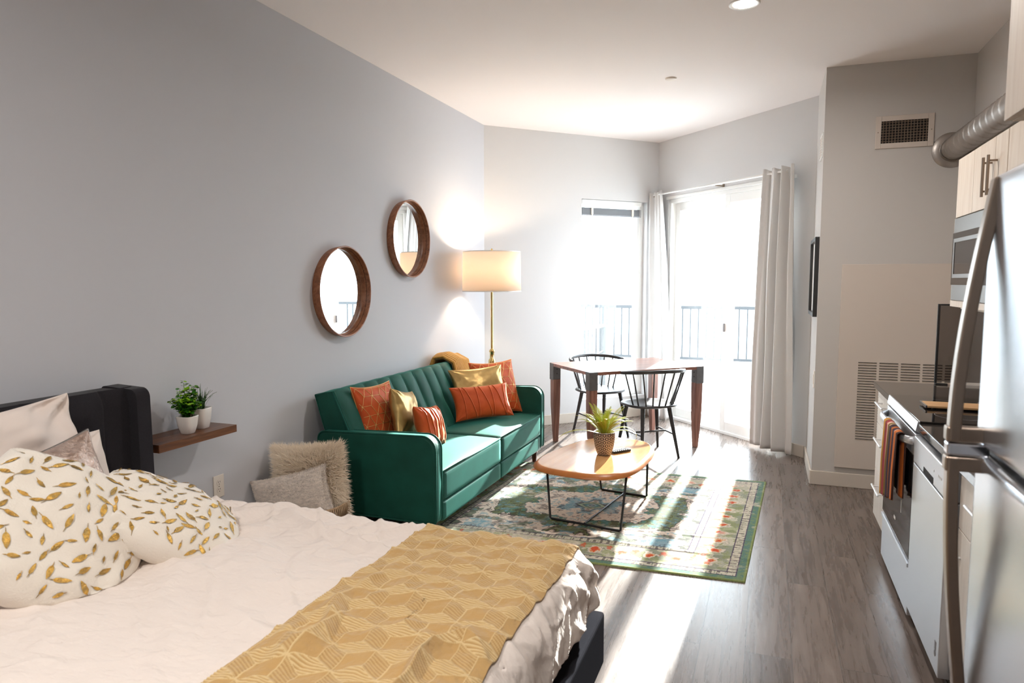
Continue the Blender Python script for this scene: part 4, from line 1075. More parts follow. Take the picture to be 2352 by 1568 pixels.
# ================================================================== DINING TABLE
TA = Vector((-1.94, 6.215, 0)); TBc = Vector((-1.365, 5.69, 0))
tc_ = Vector((-1.222, 6.338, 0)); tyaw = atan2(0.79, 0.855)
dt_ = thing('dining_table', 'walnut dining table with grey steel corner brackets by the patio door', 'table', (0, 0, 0))
LX, LY = 0.585, 0.39
MB().box(-LX, LX, -LY, LY, 0.722, 0.75).build('tabletop', MT['table'], dt_, bevel=0.002)
for (sx, sy) in ((-1, -1), (1, -1), (1, 1), (-1, 1)):
    ox, oy = sx * (LX - 0.001), sy * (LY - 0.001); q = 0.075
    # tapering leg, square with the outer corner vertical-ish
    V = []
    for (z, s0, ins) in ((0.60, 0.074, 0.002), (0.35, 0.070, 0.004), (0.0, 0.040, 0.022)):
        for (a, b_) in ((0, 0), (1, 0), (1, 1), (0, 1)):
            V.append((ox - sx * (ins + s0 * a), oy - sy * (ins + s0 * b_), z))
    Fc = [(4 * k + i, 4 * k + (i + 1) % 4, 4 * k + 4 + (i + 1) % 4, 4 * k + 4 + i) for k in range(2) for i in range(4)] + [(0, 3, 2, 1), (8, 9, 10, 11)]
    lg = MB().add(V, Fc, 0, False).build('leg', MT['tableleg'], dt_, bevel=0.004)
    br = MB()
    e_ = 0.003
    br.box(min(ox + sx * e_, ox - sx * q), max(ox + sx * e_, ox - sx * q), min(oy + sy * e_, oy), max(oy + sy * e_, oy), 0.595, 0.751)
    br.box(min(ox + sx * e_, ox), max(ox + sx * e_, ox), min(oy + sy * e_, oy - sy * q), max(oy + sy * e_, oy - sy * q), 0.595, 0.751)
    br.box(min(ox, ox - sx * q), max(ox, ox - sx * q), min(oy, oy - sy * q), max(oy, oy - sy * q), 0.600, 0.722)
    bo = br.build('corner_bracket', MT['bracket'], dt_, bevel=0.0015)
    w = MB()
    for z in (0.655, 0.695):
        w.cyl((ox - sx * 0.076, oy - sy * 0.035, z), (ox - sx * 0.080, oy - sy * 0.035, z), 0.006, n=10)
        w.cyl((ox - sx * 0.035, oy - sy * 0.076, z), (ox - sx * 0.035, oy - sy * 0.080, z), 0.006, n=10)
    w.build('bolt', MT['plastic_black'], bo)
dt_.location = (tc_.x, tc_.y, 0); dt_.rotation_euler = (0, 0, tyaw)

# ================================================================== CHAIRS (spindle comb back)
def make_chair():
    c = thing('dining_chair', 'x', 'chair', (0, 0, 0))
    # local: front = +y, back = -y
    B = MT['blackwood']
    def seat_r(a):
        ca, sa = cos(a), sin(a)
        rx, ry = 0.235, 0.215
        p = 2.6; r = 1 / ((abs(ca / rx) ** p + abs(sa / ry) ** p) ** (1 / p))
        return r
    n = 64; V = []
    rings = [(0.0, 0.432), (0.55, 0.430), (0.92, 0.436), (1.0, 0.444), (1.0, 0.452), (0.975, 0.459), (0.85, 0.455), (0.5, 0.444), (0.0, 0.441)]
    for (s, z) in rings:
        for i in range(n):
            a = 2 * pi * i / n; r = seat_r(a) * max(s, 1e-4)
            V.append((r * cos(a), r * sin(a), z))
    Fc = [(k * n + i, k * n + (i + 1) % n, (k + 1) * n + (i + 1) % n, (k + 1) * n + i) for k in range(len(rings) - 1) for i in range(n)]
    MB().add(V, Fc).build('seat', B, c)
    for (x, y, fx_, fy_) in ((-0.145, 0.13, -0.205, 0.20), (0.145, 0.13, 0.205, 0.20), (-0.125, -0.13, -0.175, -0.225), (0.125, -0.13, 0.175, -0.225)):
        MB().cyl((fx_, fy_, 0.0), (x, y, 0.44), 0.011, 0.020, 14).build('leg', B, c)
    MB().cyl((-0.172, 0.162, 0.2), (-0.152, -0.18, 0.2), 0.008, n=10).build('stretcher', B, c)
    MB().cyl((0.172, 0.162, 0.2), (0.152, -0.18, 0.2), 0.008, n=10).build('stretcher', B, c)
    MB().cyl((-0.16, -0.01, 0.2), (0.16, -0.01, 0.2), 0.008, n=10).build('stretcher', B, c)
    # bent top rail, wraps round the back
    def rail(t, z): 
        a = pi * (1.0 + t)          # from left (t=0) round the back to right (t=1)
        return Vector((0.285 * cos(a), -0.055 + 0.235 * sin(a) * 0.98, z))
    pts = [rail(-0.03 + 1.06 * k / 28, 0.735 + 0.028 * sin(pi * k / 28)) for k in range(29)]
    MB().tube(pts, 1.0, 10, flat=(0.016, 0.011, (0, 0, 1))).build('top_rail', B, c)
    for k in range(9):
        t = 0.06 + 0.88 * k / 8; top = rail(t, 0.735 + 0.028 * sin(pi * t))
        a = pi * (1.0 + t); r = seat_r(a) * 0.86
        bot = Vector((r * cos(a) * 0.9, max(-0.185, -0.02 + r * sin(a)), 0.452))
        MB().cyl(bot, top, 0.0075, 0.0065, 10).build('spindle', B, c)
    return c
ch = make_chair()
ch['label'] = 'black spindle back chair on the near side of the dining table, back to the camera'
ch['group'] = 'black spindle chairs at the dining table'
ch.location = (-0.955, 6.06, 0); ch.rotation_euler = (0, 0, radians(37))
ch2 = copy_tree(ch)
ch2['label'] = 'black spindle back chair on the window side of the dining table'
ch2.location = (-1.53, 6.66, 0); ch2.rotation_euler = (0, 0, radians(43 + 180))

# ================================================================== COFFEE TABLE
ct = thing('coffee_table', 'honey oak coffee table with rounded top on black wire frame legs', 'coffee table', (0, 0, 0))
CZ = 0.37
def sup(a, ax, ay, p=2.9):
    r = 1 / ((abs(cos(a) / ax) ** p + abs(sin(a) / ay) ** p) ** (1 / p)); return r * cos(a), r * sin(a)
n = 96; V = []
rings = [(0.0, 0, CZ), (0.9, 0, CZ), (1, -0.030, CZ), (1, -0.024, CZ - 0.001), (1, 0.0, CZ - 0.026), (1, 0.0, CZ - 0.030), (1, -0.012, CZ - 0.034), (0.0, 0, CZ - 0.034)]
for (s, ins, z) in rings:
    for i in range(n):
        x, y = sup(2 * pi * i / n, 0.325 + ins, 0.53 + ins); x *= (1 - 0.15 * (y / 0.53)); V.append((x * s, y * s, z))
mb = MB()
for k in range(len(rings) - 1):
    mb.add([], [])
Fall = [(k * n + i, k * n + (i + 1) % n, (k + 1) * n + (i + 1) % n, (k + 1) * n + i) for k in range(len(rings) - 1) for i in range(n)]
mb.add(V, Fall, 0, True); mb.m = [1 if (f_i // n) in (3, 4, 5) else 0 for f_i in range(len(Fall))]
mb.sm = [True for _ in Fall]
mb.build('tabletop', [MT['oak'], MT['oakedge']], ct)
for sy in (-1, 1):
    yt, yb3 = sy * 0.33, sy * 0.365; sx_w = 1.0 if sy < 0 else 0.72
    fr_ = MB().tube([(q_ * sx_w, yy_, zz_) for (q_, yy_, zz_) in ((-0.235, yt, CZ - 0.03), (-0.190, yb3, 0.012), (-0.180, yb3, 0.0065), (0.272, yb3, 0.0065), (0.282, yb3, 0.012), (0.302, yt, CZ - 0.03))], 0.0075, 8)
    fr_.build('leg_frame', MT['black'], ct)
    MB().box(-0.235 * sx_w, 0.29 * sx_w, yt - 0.012, yt + 0.012, CZ - 0.037, CZ - 0.033).build('mounting_bar', MT['black'], ct)
MB().cyl((0.045, -0.365, 0.012), (0.045, 0.365, 0.012), 0.006, n=10).build('stretcher', MT['black'], ct)
ct.location = (-1.015, 4.45, 0.008); ct.rotation_euler = (0, 0, radians(-9))

# remote
rm = thing('remote_control', 'black remote control lying behind the fern pot on the coffee table', 'remote', (-0.895, 4.53, CZ + 0.008))
T_ = Matrix.Translation(rm.location) @ Matrix.Rotation(radians(52), 4, 'Z')
MB().box(-0.075, 0.075, -0.020, 0.020, 0.0005, 0.016, T=T_).build('body', MT['plastic_black'], rm, bevel=0.004)
w = MB()
for k in range(7):
    for j in (-1, 0, 1): w.cyl(T_ @ Vector((-0.055 + k * 0.018, j * 0.011, 0.015)), T_ @ Vector((-0.055 + k * 0.018, j * 0.011, 0.019)), 0.0035, n=8)
w.build('buttons', MT['plastic_black'], rm)

# fern in a patterned pot
fc = Vector((-0.985, 4.43, CZ + 0.008))
fp = thing('potted_fern', 'yellow-green fern in a black and white patterned pot on the coffee table', 'potted plant', tuple(fc))
def pot_mat():
    m, nt, b = newmat('star_pattern_pot'); N = nt.nodes; L = nt.links
    a = N.new('ShaderNodeAttribute'); a.attribute_name = 'Col'; L.new(a.outputs['Color'], b.inputs['Base Color'])
    b.inputs['Roughness'].default_value = 0.4; return m
nu_, nv_ = 420, 190
prof = lambda t: (0.040 + 0.026 * sin(min(1, t * 1.15) * pi / 2) ** 0.8)
th = np.linspace(0, 2 * pi, nu_, endpoint=False); tt_ = np.linspace(0, 1, nv_)
HP = 0.152
TH, TT = np.meshgrid(th, tt_, indexing='ij')
Rr = 0.043 + 0.028 * np.sin(np.minimum(1, TT * 1.15) * pi / 2) ** 0.8
cell = 2 * pi * 0.06 / 14
aa = TH * 0.06; bb_ = TT * HP
# hexagonal star motif
hx = cell; hy = cell * sqrt(3) / 2
row = np.round(bb_ / hy); offx = (row % 2) * hx / 2
ca_ = np.round((aa - offx) / hx) * hx + offx; cb_ = row * hy
la, lb = aa - ca_, bb_ - cb_; rr_ = np.hypot(la, lb); an_ = np.arctan2(lb, la)
star = (np.abs(np.sin(3 * an_)) * rr_ < hx * 0.075) & (rr_ < hx * 0.45)
ring_ = (np.abs(rr_ - hx * 0.53) < hx * 0.05)
dot = (rr_ < hx * 0.11)
light = star | ring_ | dot
light = light & (TT < 0.97)
colp = np.where(light[..., None], np.array(rgb(222, 204, 186)), np.array(rgb(34, 22, 32)))
vp = np.stack([fc.x + Rr * np.cos(TH), fc.y + Rr * np.sin(TH), fc.z + TT * HP], -1)
me = bpy.data.meshes.new('pot'); idx = np.arange(nu_ * nv_).reshape(nu_, nv_); nx_ = np.roll(idx, -1, 0)
faces = np.stack([idx[:, :-1], nx_[:, :-1], nx_[:, 1:], idx[:, 1:]], -1).reshape(-1, 4)
me.from_pydata((vp.reshape(-1, 3) - np.array(fc)).tolist(), [], faces.tolist()); me.polygons.foreach_set('use_smooth', [True] * len(me.polygons))
att = me.color_attributes.new('Col', 'FLOAT_COLOR', 'POINT'); att.data.foreach_set('color', np.concatenate([colp, np.ones((nu_, nv_, 1))], -1).reshape(-1))
me.materials.append(pot_mat()); po = bpy.data.objects.new('pot', me); COL.objects.link(po); po.parent = fp
MB().lathe([(0.071, HP), (0.069, HP + 0.002), (0.065, HP), (0.064, HP - 0.02)], tuple(fc), 48).lathe([(0.0001, 0.001), (0.043, 0.001)], tuple(fc), 48).build('rim', MT['plastic_white'], po)
MB().lathe([(0.0001, HP - 0.012), (0.064, HP - 0.016)], tuple(fc), 40).build('soil', MT['soil'], fp)
rnd = random.Random(19)
fr_ = MB()
def frond(a, L_, up, droop, seed_):
    r = random.Random(seed_)
    base = fc + Vector((0.02 * cos(a), 0.02 * sin(a), HP - 0.015)); N_ = 30; pts = []
    tw = r.uniform(-0.35, 0.35)
    p = Vector(base); el = up
    step = L_ / N_
    for k in range(N_ + 1):
        pts.append(Vector(p)); aa2 = a + tw * (k / N_)
        p = p + Vector((cos(aa2) * cos(el), sin(aa2) * cos(el), sin(el))) * step
        el -= droop / N_ * (0.4 + 1.2 * k / N_)
        if p.z < fc.z + 0.012: p.z = fc.z + 0.012
    fr_.tube(pts, [0.0016 * (1 - 0.7 * k / N_) for k in range(N_ + 1)], 5, mi=1)
    for k in range(2, N_ + 1):
        t = k / N_; d = (pts[min(k + 1, N_)] - pts[k - 1]).normalized()
        side = d.cross(Vector((0, 0, 1)));
        side = side.normalized() if side.length > 0.05 else Vector((-sin(a), cos(a), 0))
        nrm = side.cross(d).normalized()
        Lf = 0.019 * (sin(pi * min(1, t * 0.9 + 0.12)) ** 0.6) * r.uniform(0.85, 1.1) + 0.003
        for s_ in (-1, 1):
            for hf in (0, 0.5):
                q = pts[k] - d * step * hf; tip = q + side * s_ * Lf + d * Lf * 0.28 - nrm * Lf * 0.12
                wv = d * step * 0.15
                m_ = (q + tip) / 2 + nrm * 0.0015
                fr_.add([q - wv, q + wv, m_ + wv, tip, m_ - wv], [(0, 1, 2, 3, 4)], 0, True)
specs = [(3.5, 0.30, 0.35, 1.1), (3.0, 0.22, 0.9, 1.5), (0.25, 0.26, 0.75, 2.6), (0.15, 0.20, 0.5, 1.2), (0.5, 0.20, 0.9, 1.2), (1.4, 0.20, 1.35, 0.9), (-1.6, 0.17, 1.2, 1.2), (2.2, 0.19, 1.2, 1.4)]
for i, s_ in enumerate(specs): frond(s_[0], s_[1], s_[2], s_[3], i)
for i in range(28):
    frond(rnd.uniform(0, 2 * pi), rnd.uniform(0.16, 0.25), rnd.uniform(1.0, 1.5), rnd.uniform(0.6, 1.9), 40 + i)
fr_.build('fronds', [MT['fern'], MT['fern_stem']], fp)

# ================================================================== RUG
def vnoise(x, y, seed):
    rs = np.random.RandomState(seed); G = rs.rand(257, 257)
    xi = np.floor(x).astype(int); yi = np.floor(y).astype(int); fx_ = x - xi; fy_ = y - yi
    fx_ = fx_ * fx_ * (3 - 2 * fx_); fy_ = fy_ * fy_ * (3 - 2 * fy_); xi %= 256; yi %= 256
    return (G[xi, yi] * (1 - fx_) + G[xi + 1, yi] * fx_) * (1 - fy_) + (G[xi, yi + 1] * (1 - fx_) + G[xi + 1, yi + 1] * fx_) * fy_
def fbm(x, y, seed, o=4):
    s = 0; a = 0.5; t = 0
    for k in range(o): s = s + a * vnoise(x * 2 ** k + 17 * k, y * 2 ** k + 5 * k, seed + k); t += a; a *= 0.55
    return s / t
RW, RH = 2.12, 1.90
nx, ny = 720, 640
gu, gv = np.meshgrid(np.linspace(0, RW, nx), np.linspace(0, RH, ny), indexing='ij')
sx_ = np.minimum(gu, RW - gu); sy_ = np.minimum(gv, RH - gv); dE = np.minimum(sx_, sy_)
mu, mv = np.abs(gu - RW / 2), np.abs(gv - RH / 2)           # mirrored coordinates give the carpet symmetry
wx = 0.05 * (fbm(mu * 7, mv * 7, 3) - 0.5); wy = 0.05 * (fbm(mu * 7 + 9, mv * 7, 4) - 0.5)
pu, pv = mu + wx, mv + wy
cream = np.array(rgb(214, 200, 186)); green = np.array(rgb(80, 102, 82)); olive = np.array(rgb(132, 142, 84)); teal = np.array(rgb(70, 124, 118)); blue = np.array(rgb(104, 152, 170)); dark = np.array(rgb(46, 34, 46)); red = np.array(rgb(196, 74, 40)); orange = np.array(rgb(206, 138, 72)); sage = np.array(rgb(150, 164, 132))
C = np.ones((nx, ny, 3)) * cream
def mixc(mask, col, k=1.0):
    global C
    m = np.clip(mask * k, 0, 1)[..., None]; C = C * (1 - m) + col * m
# field
f1 = fbm(pu * 5.2, pv * 5.2, 11); f2 = fbm(pu * 11, pv * 11, 21); f3 = fbm(pu * 26, pv * 26, 31); f4 = fbm(gu * 60, gv * 60, 41, 3); f5 = fbm(gu * 4, gv * 4, 51, 3)
r1 = np.hypot(pu / 0.50, pv / 0.40); lob = 0.10 * np.cos(6 * np.arctan2(pv, pu + 1e-4)) + 0.5 * (f2 - 0.5)
fieldm = dE > 0.31
ring1 = (r1 + lob > 0.86) & (r1 + lob < 1.22)
mixc(ring1 & fieldm, green, 0.92); mixc(ring1 & fieldm & (f2 > 0.52), teal, 0.7); mixc(ring1 & fieldm & (f3 > 0.56), olive, 0.75)
edge = (np.abs(r1 + lob - 0.86) < 0.018) | (np.abs(r1 + lob - 1.22) < 0.018); mixc(edge & fieldm & (f4 > 0.4), dark, 0.75)
mixc((r1 + lob < 0.42) & fieldm & (f2 > 0.42), blue, 0.8)
mixc((r1 + lob > 1.45) & fieldm & (f1 > 0.5), green, 0.85); mixc((r1 + lob > 1.35) & fieldm & (f1 < 0.42), blue, 0.8)
mixc((np.abs(f1 - 0.5) < 0.008) & fieldm & (f4 > 0.45) & (r1 + lob > 0.95), dark, 0.7)
mixc((f3 > 0.61) & fieldm, dark, 0.6); mixc((np.abs(f2 - 0.55) < 0.012) & fieldm & (f4 > 0.42), dark, 0.6); mixc((f3 < 0.34) & fieldm, blue, 0.6)
# central lozenge
loz = pu / 0.13 + pv / 0.075
for (a_, b_, col) in ((0.9, 1.05, dark), (0.62, 0.9, sage), (0.5, 0.62, dark), (0.25, 0.5, teal), (0, 0.14, dark)): mixc((loz > a_) & (loz < b_), col, 0.8)
# borders
bd = (dE > 0.10) & (dE <= 0.295)
along = np.where(sx_ < sy_, gv, gu); across = dE
per = 0.152; ph_ = ((along / per) % 1.0) - 0.5; cb2 = (across - 0.195) / 0.075
fl = np.hypot(ph_ * 2.3, cb2) + 0.9 * (f3 - 0.5) + 0.5 * (f4 - .5)
mixc(bd, sage, 0.45); mixc(bd & (f2 > 0.5), green, 0.55); mixc(bd & (f3 > 0.55), olive, 0.55)
mixc(bd & (fl < 0.62), cream, 0.8); mixc(bd & (fl < 0.40), orange, 0.8); mixc(bd & (fl < 0.26), red, 0.95); mixc(bd & (np.abs(fl - 0.66) < 0.03), dark, 0.4)
ph2 = (((along + per / 2) / per) % 1.0) - 0.5
mixc(bd & (np.hypot(ph2 * 3.4, (cb2 - 0.55)) + 0.9 * (f4 - .5) < 0.34), red, 0.75)
mixc((f5 > 0.58) & bd, cream, 0.45)
# guard bands
for (c0_, c1_) in ((0.05, 0.10), (0.295, 0.335)):
    g_ = (dE > c0_) & (dE < c1_); mixc(g_, cream * 0.6 + sage * 0.4, 0.8)
    q_ = np.abs((((along / 0.040) % 1) - 0.5)); mixc(g_ & (q_ < 0.20) & (f4 > 0.45), dark, 0.7); mixc(g_ & (q_ > 0.40) & (f3 > 0.5), green, 0.6)
for c_ in (0.052, 0.098, 0.297, 0.334): mixc(np.abs(dE - c_) < 0.0032, dark * 0.9 + np.array((0.01, 0.0, 0.05)), 0.9 )
mixc(dE < 0.05, teal * 0.5 + green * 0.5, 0.95); mixc((dE < 0.05) & (f4 > 0.56), olive, 0.4)
mixc(dE < 0.012, olive, 0.85)
# distressed wear
wear = np.clip((fbm(gu * 3.1, gv * 9, 61, 4) - 0.5) * 3.2, 0, 0.6) * np.clip((f4 - 0.35) * 3, 0, 1); C = C * (1 - wear[..., None]) + cream * wear[..., None]
spk = np.random.RandomState(5).rand(nx, ny); C = C * (0.84 + 0.32 * spk[..., None])
eu = Vector((0.9988, 0.048, 0)); ev = Vector((0.050, 0.9987, 0))
org = Vector((-0.064, 3.575, 0)) - eu * RW
zz = 0.008 + 0.0006 * spk + 0.006 * np.exp(-((gv - 0.40 + 0.05 * gu) / 0.02) ** 2) * (gu > 0.75) + 0.004 * np.exp(-((gv - 0.52 - 0.03 * gu) / 0.016) ** 2) * (gu > 1.1)
zz = np.where(dE < 0.002, 0.001, zz)
vx = org.x + eu.x * gu + ev.x * gv; vy = org.y + eu.y * gu + ev.y * gv
me = bpy.data.meshes.new('area_rug'); idx = np.arange(nx * ny).reshape(nx, ny)
faces = np.stack([idx[:-1, :-1], idx[1:, :-1], idx[1:, 1:], idx[:-1, 1:]], -1).reshape(-1, 4)
me.from_pydata(np.stack([vx, vy, zz], -1).reshape(-1, 3).tolist(), [], faces.tolist())
att = me.color_attributes.new('Col', 'FLOAT_COLOR', 'POINT'); att.data.foreach_set('color', np.concatenate([np.clip(C, 0, 1), np.ones((nx, ny, 1))], -1).reshape(-1))
me.polygons.foreach_set('use_smooth', [True] * len(me.polygons))
me.materials.append(attr_mat('woven_rug', 0.95, bump=(900, 0.3, 0.001)))
rug = bpy.data.objects.new('area_rug', me); COL.objects.link(rug)
tag(rug, 'distressed green, cream and rust oriental rug under the coffee table', 'rug')

# ================================================================== KITCHEN
KX = 0.645                                  # front plane of the base units
def bar_handle(parent, p0, p1, out, r=0.006, mat='nickel'):
    """bar between p0 and p1 standing off by vector out"""
    p0, p1, out = Vector(p0), Vector(p1), Vector(out); d = (p1 - p0)
    mb = MB().cyl(p0 + out, p1 + out, r, n=12)
    for t in (0.14, 0.86): q = p0 + d * t; mb.cyl(q, q + out, r * 0.75, n=10)
    return mb.build('handle', MT[mat], parent)
def base_cabinet(y0, y1, label, kind):
    t = thing('base_cabinet', label, 'cabinet', (0.95, (y0 + y1) / 2, 0))
    MB().box(KX + 0.02, XR - 0.003, y0 + 0.001, y1 - 0.001, 0.10, 0.872).build('body', MT['cab_lower'], t)
    MB().box(KX + 0.08, XR - 0.003, y0 + 0.001, y1 - 0.001, 0.0, 0.10).build('toe_kick', MT['plastic_black'], t)
    if kind == 'drawers':
        for (a, b_) in ((0.105, 0.385), (0.389, 0.665), (0.669, 0.868)):
            d = MB().box(KX, KX + 0.019, y0 + 0.003, y1 - 0.003, a, b_).build('drawer', MT['cab_lower'], t, bevel=0.0015)
            zc = b_ - 0.06 if b_ > 0.7 else b_ - 0.07
            bar_handle(d, (KX, y0 + 0.14, zc), (KX, y1 - 0.14, zc), (-0.032, 0, 0), mat='pull')
    else:
        d = MB().box(KX, KX + 0.019, y0 + 0.003, y1 - 0.003, 0.105, 0.665).build('door', MT['cab_lower'], t, bevel=0.0015)
        bar_handle(d, (KX, y1 - 0.05, 0.42), (KX, y1 - 0.05, 0.60), (-0.032, 0, 0), mat='pull')
        d = MB().box(KX, KX + 0.019, y0 + 0.003, y1 - 0.003, 0.669, 0.868).build('drawer', MT['cab_lower'], t, bevel=0.0015)
        bar_handle(d, (KX, y0 + 0.2, 0.80), (KX, y1 - 0.2, 0.80), (-0.032, 0, 0), mat='pull')
    return t
base_cabinet(4.135, 4.665, 'pale three drawer base cabinet at the far end of the counter', 'drawers')
base_cabinet(1.72, 2.735, 'pale base cabinet between dishwasher and refrigerator', 'doors')

# counter pieces
tag(MB().box(KX - 0.02, XR - 0.001, 4.131, 4.72, 0.874, 0.908).build('countertop', MT['counter'], bevel=0.003), 'dark polished worktop piece beyond the range at the closet end', 'countertop')
tag(MB().box(KX - 0.02, XR - 0.001, 1.72, 3.362, 0.874, 0.908).build('countertop', MT['counter'], bevel=0.003), 'dark polished worktop over the dishwasher', 'countertop')

# range
rg = thing('range_oven', 'stainless steel range with black glass cooktop and oven door', 'oven', (0.95, 3.75, 0))
ry0, ry1 = 3.368, 4.127
MB().box(KX + 0.012, XR - 0.002, ry0, ry1, 0.03, 0.885).build('body', MT['plastic_black'], rg, bevel=0.002)
MB().box(KX - 0.015, XR - 0.003, ry0 - 0.001, ry1 + 0.001, 0.898, 0.918).build('cooktop', MT['cooktop'], rg, bevel=0.002)
# slanted control fascia
MB().prism([(KX - 0.022, 0.915), (KX + 0.02, 0.915), (KX + 0.02, 0.865), (KX - 0.030, 0.872)], ry0, ry1, T=Matrix(((1, 0, 0, 0), (0, 0, 1, 0), (0, 1, 0, 0), (0, 0, 0, 1)))).build('control_panel', MT['steel'], rg, bevel=0.002)
od = MB().box(KX - 0.028, KX + 0.011, ry0 + 0.004, ry1 - 0.004, 0.285, 0.860)
odo = od.build('oven_door', MT['steel'], rg, bevel=0.003)
MB().box(KX - 0.0305, KX - 0.0275, ry0 + 0.012, ry1 - 0.012, 0.295, 0.765).build('glass_panel', MT['oven_glass'], odo, bevel=0.001)
hp = []
for k in range(25):
    t = k / 24; y = ry0 + 0.035 + (ry1 - ry0 - 0.07) * t
    bow = 0.042 * min(1, sin(pi * t) * 3.0) ** 0.6
    hp.append((KX - 0.028 - bow, y, 0.822))
MB().tube(hp, 1.0, 12, flat=(0.019, 0.009, (0, 0, 1))).build('handle', MT['steel'], odo)
MB().box(KX - 0.0315, KX - 0.0305, ry0 + 0.36, ry0 + 0.40, 0.36, 0.375).build('badge', MT['led'], odo)
MB().box(KX - 0.0315, KX - 0.0303, ry0 + 0.22, ry0 + 0.235, 0.44, 0.50).build('badge', MT['led'], odo)
MB().box(KX - 0.028, KX + 0.011, ry0 + 0.004, ry1 - 0.004, 0.045, 0.278).build('storage_drawer', MT['steel'], rg, bevel=0.003)
MB().box(KX - 0.036, KX - 0.026, ry0 + 0.006, ry1 - 0.006, 0.262, 0.280).build('drawer_lip', MT['steel'], rg, bevel=0.002)
for (x, y) in ((0.70, ry0 + 0.04), (0.70, ry1 - 0.04), (1.2, ry0 + 0.04), (1.2, ry1 - 0.04)): MB().cyl((x, y, 0), (x, y, 0.035), 0.015, n=12).build('foot', MT['plastic_black'], rg)
for (x, y, r) in ((0.82, 3.56, 0.095), (0.82, 3.94, 0.08), (1.08, 3.56, 0.07), (1.08, 3.94, 0.095)):
    MB().lathe([(r, 0.9182), (r + 0.003, 0.9182)], (x, y, 0), 48, smooth=False).build('burner_ring', MT['sticker'], rg)

# board on cooktop
cbd = thing('serving_board', 'light wooden board with silver edge resting on the cooktop', 'board', (0.86, 3.76, 0.9185))
MB().box(0.72, 1.0, 3.70, 3.84, 0.9245, 0.936).build('board', MT['wood_board'], cbd, bevel=0.003)
MB().box(0.712, 0.72, 3.70, 3.84, 0.9235, 0.937).build('edge_cap', MT['chrome'], cbd, bevel=0.001)
for (x, y) in ((0.75, 3.72), (0.75, 3.82), (0.97, 3.72), (0.97, 3.82)): MB().cyl((x, y, 0.9185), (x, y, 0.9245), 0.008, n=10).build('foot', MT['plastic_black'], cbd)

# striped towel over the oven handle
def towel_mat():
    m, nt, b = newmat('striped_towel'); N = nt.nodes; L = nt.links
    a = N.new('ShaderNodeAttribute'); a.attribute_name = 'Col'; L.new(a.outputs['Color'], b.inputs['Base Color']); b.inputs['Roughness'].default_value = 0.95
    tc = N.new('ShaderNodeTexCoord'); n2 = N.new('ShaderNodeTexNoise'); n2.inputs['Scale'].default_value = 300
    L.new(tc.outputs['Object'], n2.inputs['Vector']); bp = N.new('ShaderNodeBump'); bp.inputs['Strength'].default_value = 0.5; bp.inputs['Distance'].default_value = 0.002
    L.new(n2.outputs['Fac'], bp.inputs['Height']); L.new(bp.outputs[0], b.inputs['Normal']); return m
stripes = [(rgb(196, 140, 60), 2), (rgb(92, 74, 36), .5), (rgb(150, 48, 50), 2), (rgb(218, 170, 150), 1.3), (rgb(120, 92, 44), 1.2), (rgb(206, 178, 130), .5), (rgb(54, 30, 42), 2.4), (rgb(180, 96, 30), 1.4), (rgb(60, 34, 46), 1.4), (rgb(200, 160, 140), .6), (rgb(196, 104, 34), 1.8), (rgb(64, 38, 30), 1.0)]
tot = sum(s for _, s in stripes)
def stripe(t):
    a = t * tot
    for c_, s in stripes:
        if a < s: return c_
        a -= s
    return stripes[-1][0]
NUt, NVt = 90, 70; Vt = []; Ct = []
hx_ = KX - 0.028 - 0.042
for i in range(NUt):
    u = i / (NUt - 1)
    for j in range(NVt):
        v = j / (NVt - 1)               # back hem -> over bar -> front hem
        Lb, Lf = 0.32, 0.40 - 0.07 * u
        s = -Lb + (Lb + Lf) * v
        gather = 1 - 0.25 * min(1, abs(s) * 4) * 0
        y = 3.80 - 0.36 * u
        fold = 0.007 * sin(u * 2 * pi * 4.3 + 1) * (0.25 + min(1, abs(s) * 5))
        r_ = 0.014
        if s < -0.03: x = hx_ + 0.014 ; z = 0.822 + 0.016 + s + 0.03
        elif s > 0.03: x = hx_ - 0.013 - 0.002 * min(1, s * 4); z = 0.822 + 0.016 - (s - 0.03)
        else:
            a = (s / 0.03) * pi / 2; x = hx_ - 0.014 * sin(a); z = 0.838 + 0.010 * cos(a)
        if s > 0.02: x -= abs(fold) * 1.0 + 0.002
        y += 0.016 * sin(u * 2 * pi * 3.1) * min(1, abs(s) * 3) + (s if s > 0 else 0) * 0.05 * (u - .5)
        if s < -0.03: x += 0.006 * sin(u * 14); x = min(x, KX - 0.036)
        Vt.append((x, y, z)); Ct.append((*stripe(u), 1))
me = bpy.data.meshes.new('dish_towel')
me.from_pydata(Vt, [], [(i * NVt + j, (i + 1) * NVt + j, (i + 1) * NVt + j + 1, i * NVt + j + 1) for i in range(NUt - 1) for j in range(NVt - 1)])
me.polygons.foreach_set('use_smooth', [True] * len(me.polygons))
att = me.color_attributes.new('Col', 'FLOAT_COLOR', 'POINT'); att.data.foreach_set('color', np.array(Ct).reshape(-1)); me.materials.append(towel_mat())
tw = bpy.data.objects.new('dish_towel', me); COL.objects.link(tw); m_ = tw.modifiers.new('solid', 'SOLIDIFY'); m_.thickness = 0.003; m_.offset = 0
tag(tw, 'striped rust, maroon and mustard dish towel hanging over the oven handle', 'towel')

